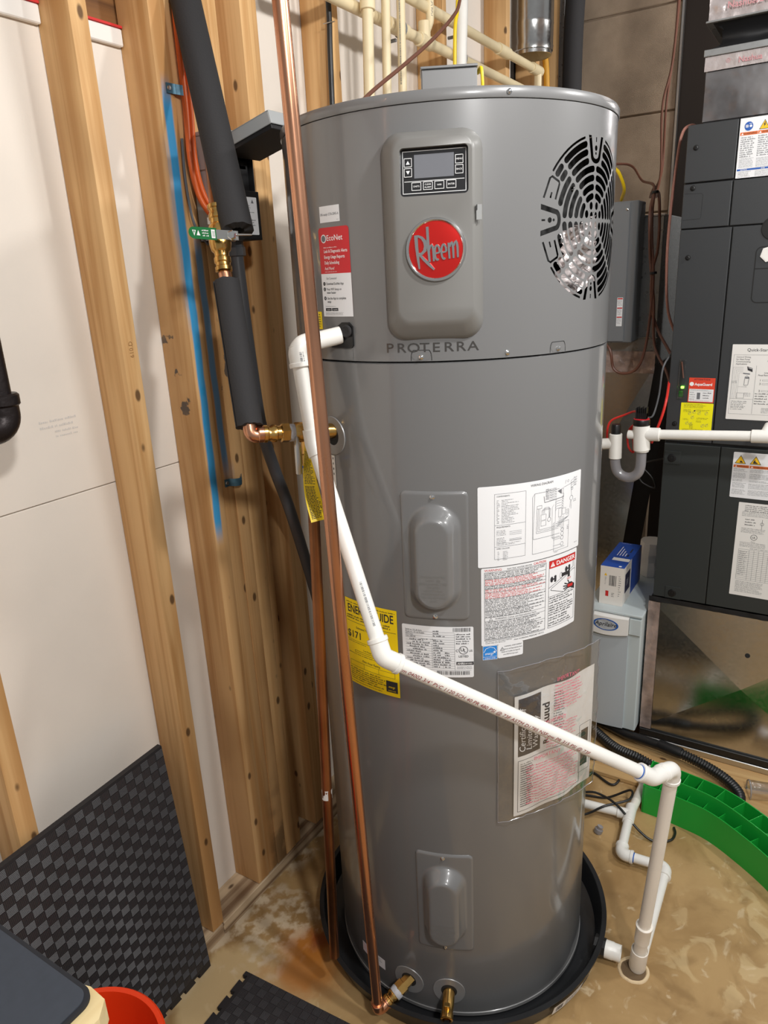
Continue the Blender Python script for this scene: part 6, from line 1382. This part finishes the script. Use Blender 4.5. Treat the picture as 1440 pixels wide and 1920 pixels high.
cu_ = thing('plastic_cup', (2.15, .05, .03), 'clear plastic cup lying on its side beside the green tray', 'cup')
bm = BM(); lathe(bm, [(.0300, 0), (.0312, .001), (.0302, .004), (.0262, .085), (.0245, .088), (0, .088)], 32, (2.165, .0800, .036), (.32, -1, .0), caps=False); child('cup_body', bm, M['clear_cup'], cu_)
bm = BM(); lathe(bm, [(.0300, -.001), (.0318, .000), (.0318, .003), (.0300, .004)], 32, (2.165, .0800, .036), (.32, -1, .0), caps=False); child('cup_rim', bm, M['smoke_tube'], cu_)
# ------------------------------------------------------------------ warranty pouch on the tank
wp = thing('document_pouch', HW(38, .72, .01), 'clear plastic pouch with a warranty paper taped to the heater behind the white pipe', 'pouch')
W_, H_ = .222, .282
def plift(u): return .0035 + .030*max(0, (u-.12)/.10)**2*.55 + .0018*math.sin(u*60)
def pmap(u, v, o): return HW(21.0 + math.degrees(u/RT) - 2.2*max(0, (u-.12)/.1), .5525+v - .05*(u/W_)*0 + .004*math.sin(u*30), plift(u)+o*.8)
s = Sheet(pmap, W_, H_, True)
s.rect('dark_rect', .008, .142, .060, .274)
for u, t in ((.0235, 'Certificate of'), (.0385, 'Limited'), (.0535, 'Warranty')): s.text('ink_white', t, u, .150, .0185, 'LEFT', shear=.25, rot=math.pi/2, lift=.0004)
s.text('ink', 'Ruud', .083, .190, .026, 'LEFT', .03, rot=math.pi/2); s.text('ink', 'Ruud', .083, .148, .020, 'LEFT', .03, rot=math.pi/2)
s.frame('ink_grey', .008, .008, .190, .132, .0012)
for k in range(3): s.greek('ink_grey', .014, .036 + .004*k, .124, 20, .0054, .0026)
s.greek('ink_grey', .095, .125, .262, 18, .0060, .0026); s.rect('dark_rect', .192, .045, .212, .135); s.frame('ink_grey', .186, .03, .218, .15, .001)
pp = s.build('warranty_paper', M['paper2'], wp, rad=.001)
PW, PH = .262, .350
def bmap(u, v, o):
    w1 = .0030*mnoise.noise(V(u*40, v*22, 1)) + .002*mnoise.noise(V(u*90, v*70, 5))
    return HW(14.7 + math.degrees(u/RT) - 2.4*max(0, (u-.15)/.11), .546+v + .006*math.sin(u*22), .0085 + w1 + .032*max(0, (u-.15)/.11)**2*.62 - .005*max(0, 1-u/.02) + o)
s = Sheet(bmap, PW, PH)
s.text('ink_pink', 'IMPORTANT', .165, .296, .013, offset=.01); s.text('ink_pink', 'IMPORTANT', .125, .205, .012, offset=.01); s.text('ink_pink', 'IMPORTANT', .110, .128, .012, offset=.01)
s.greek('ink_pink', .125, .215, .288, 9, .0068, .0030); s.greek('ink_pink', .105, .20, .198, 8, .0068, .0026); s.greek('ink_pink', .060, .205, .118, 14, .0068, .0028)
bm = BM(); G = [[bm.verts.new(bmap(PW*i/52, PH*j/60, 0)) for j in range(61)] for i in range(53)]
for i in range(52):
    for j in range(60): bm.faces.new((G[i][j], G[i+1][j], G[i+1][j+1], G[i][j+1]))
po = child('plastic_film', bm, M['clear'], wp); pen(po, s)
bm = BM(); rim = [(PW*i/26, 0) for i in range(27)] + [(PW, PH*j/30) for j in range(1, 31)] + [(PW*i/26, PH) for i in range(25, -1, -1)] + [(0, PH*j/30) for j in range(29, 0, -1)]
tube(bm, [bmap(u, v, .0004) for u, v in rim + rim[:1]], .0008, 5); child('film_seam', bm, M['smoke_tube'], wp)
# ------------------------------------------------------------------ foreground, left
def tread(t, Mx, W, H, m0='mat_foam', teeth=('b',), face=+1):
    pts = []; pitch = .046
    n = int(W/pitch)
    for k in range(n+1):   # bottom edge with interlocking teeth
        x = k*pitch
        if k < n: pts += [(x, 0), (x+.012, 0), (x+.009, .012), (x+.028, .012), (x+.025, 0)]
    pts += [(W, 0), (W, H), (0, H)]
    bm = BM(); A = [bm.verts.new(Mx @ V(x, 0, z)) for x, z in pts]; B = [bm.verts.new(Mx @ V(x, .012, z)) for x, z in pts]
    bm.faces.new(A); bm.faces.new(B[::-1])
    for k in range(len(A)): bm.faces.new((A[k], B[k], B[(k+1) % len(A)], A[(k+1) % len(A)]))
    child('tile_body', bm, M[m0], t, smooth=False)
    bm = BM(); q = .0205
    for i in range(int(W/q)):
        for j in range(1, int(H/q)):
            x0, z0 = i*q+.0008, j*q+.0008; hz_ = (i+j) % 2 == 0; L = q-.0016
            for k in range(6):
                c_ = (k+.5)/6*L
                if hz_: P = [(x0, z0+c_-.0011), (x0+L, z0+c_-.0011), (x0, z0+c_), (x0+L, z0+c_), (x0, z0+c_+.0011), (x0+L, z0+c_+.0011)]
                else: P = [(x0+c_-.0011, z0), (x0+c_-.0011, z0+L), (x0+c_, z0), (x0+c_, z0+L), (x0+c_+.0011, z0), (x0+c_+.0011, z0+L)]
                v = [bm.verts.new(Mx @ V(x, -.0001 if n_ not in (2, 3) else -.0012, z)) for n_, (x, z) in enumerate(P)]
                bm.faces.new((v[0], v[1], v[3], v[2])); bm.faces.new((v[2], v[3], v[5], v[4]))
    o = child('tread_ribs', bm, M['mat_rib'], t, smooth=False); o['kind'] = 'stuff'
ft = thing('foam_tile', (.6, 1.16, 0), 'black foam floor tile with checkered ribs leaning upright against the studs', 'floor tile')
Mx = Matrix.Translation((.893, 1.150, .004)) @ Matrix.Rotation(R_(-2.4), 4, 'Y') @ Matrix.Rotation(R_(-1.0), 4, 'X') @ Matrix.Translation((-.615, 0, 0))
tread(ft, Mx, .615, .662)
f2_ = thing('foam_tile', (.62, .76, 0), 'black foam floor tile with checkered ribs lying flat on the concrete', 'floor tile')
Mx = Matrix.Translation((.921, 1.057, .0125)) @ Matrix.Rotation(R_(4.0), 4, 'Z') @ Matrix.Rotation(R_(-90), 4, 'X') @ Matrix.Rotation(R_(180), 4, 'Y') @ Matrix.Translation((0, 0, 0))
Mx = Matrix(((-.999, 0, .06, .921), (-.04, 0, -.998, 1.057), (0, -1, 0, .0125), (0, 0, 0, 1)))
tread(f2_, Mx, .62, .615)
bk = thing('bucket', (.445, .945, .0135), 'red plastic bucket standing in front of the leaning foam tile', 'bucket')
bm = BM(); lathe(bm, [(0, 0), (.108, 0), (.112, .004), (.132, .345), (.1405, .347), (.1425, .352), (.1425, .362), (.1390, .366), (.1310, .364), (.1290, .352), (.1090, .008), (0, .006)], 64, (.440, .945, .0145), (0, 0, 1), caps=False); child('bucket_body', bm, M['bucket'], bk, angle=30)
tb = thing('work_table', (.1, .95, 0), 'pale wooden table corner with a dark grey mat on top', 'table')
bm = BM(); pts = [(-.25, .735), (.380, .735), (.4020, .752), (.4045, .785), (.3960, .815), (.3960, 1.13), (-.25, 1.13)]
A = [bm.verts.new((x, y, .655)) for x, y in pts]; B = [bm.verts.new((x, y, .693)) for x, y in pts]; bm.faces.new(A[::-1]); bm.faces.new(B)
for k in range(7): bm.faces.new((A[k], A[(k+1) % 7], B[(k+1) % 7], B[k]))
child('table_top', bm, M['light_wood'], tb, smooth=False)
for x, y in ((-.2, .8), (-.2, 1.08), (.10, 1.08), (.10, .80)):
    bm = BM(); box(bm, (x-.02, y-.02, 0), (x+.02, y+.02, .655), .002); child('leg', bm, M['light_wood'], tb, smooth=False)
dm = thing('desk_mat', (.1, .95, .69), 'dark grey mat with stitched rounded edge lying on the wooden table corner', 'mat')
def slab(lo, hi, z0, z1, r, m, nm):
    bm = BM(); P = rrect(lo[0], lo[1], hi[0], hi[1], r, 8); A = [bm.verts.new((x, y, z0)) for x, y in P]; B = [bm.verts.new((x, y, z1)) for x, y in P]; bm.faces.new(A[::-1]); bm.faces.new(B)
    for k in range(len(P)): bm.faces.new((A[k], A[(k+1) % len(P)], B[(k+1) % len(P)], B[k]))
    child(nm, bm, M[m], dm, smooth=False)
slab((-.22, .7625), (.399, 1.12), .6935, .6995, .024, 'mat_edge', 'mat_border'); slab((-.216, .7685), (.3925, 1.115), .6995, .7012, .020, 'mat_top', 'mat_surface')
ip = thing('iron_pipe', (.648, 1.12, 1.45), 'black iron pipe elbow hanging beside the drywall', 'pipe')
bm = BM(); tube(bm, [V(.648, 1.12, 1.46), V(.648, 1.12, 2.6)], .0165, 22); child('pipe', bm, M['iron'], ip)
bm = BM(); tube(bm, fillet([V(.648, 1.12, 1.468), V(.648, 1.12, 1.418), V(.55, 1.12, 1.418)], .022, 8), .0235, 22); sleeve(bm, V(.648, 1.12, 1.452), V(.648, 1.12, 1.472), .0270, 22, .003); child('elbow_fitting', bm, M['iron'], ip)
bm = BM(); tube(bm, [V(.60, 1.12, 1.418), V(.2, 1.12, 1.418)], .0165, 22); child('pipe', bm, M['iron'], ip)

# faint printing on the drywall paper and a stamp on the nearest stud
s = Sheet(lambda u, v, o: V(.80+u, 1.2749-o, 1.358+v), .2, .1); s.greek('faint', 0, .090, .030, 2, .011, .0045); s.greek('faint', .03, .088, .008, 2, .009, .004)
M['faint'] = mat('faint_print', S(206, 201, 196), .9); pen(wl, s, 'paper_print')
s = Sheet(lambda u, v, o: V(.9665+u, 1.1858-o*.5, 1.49+v), .1, .1); M['stamp'] = mat('stamp_ink', S(150, 108, 62), .7); s.text('stamp', '610.D', .004, 0, .013, 'LEFT', rot=math.pi/2); pen(wl, s, 'stud_stamp')
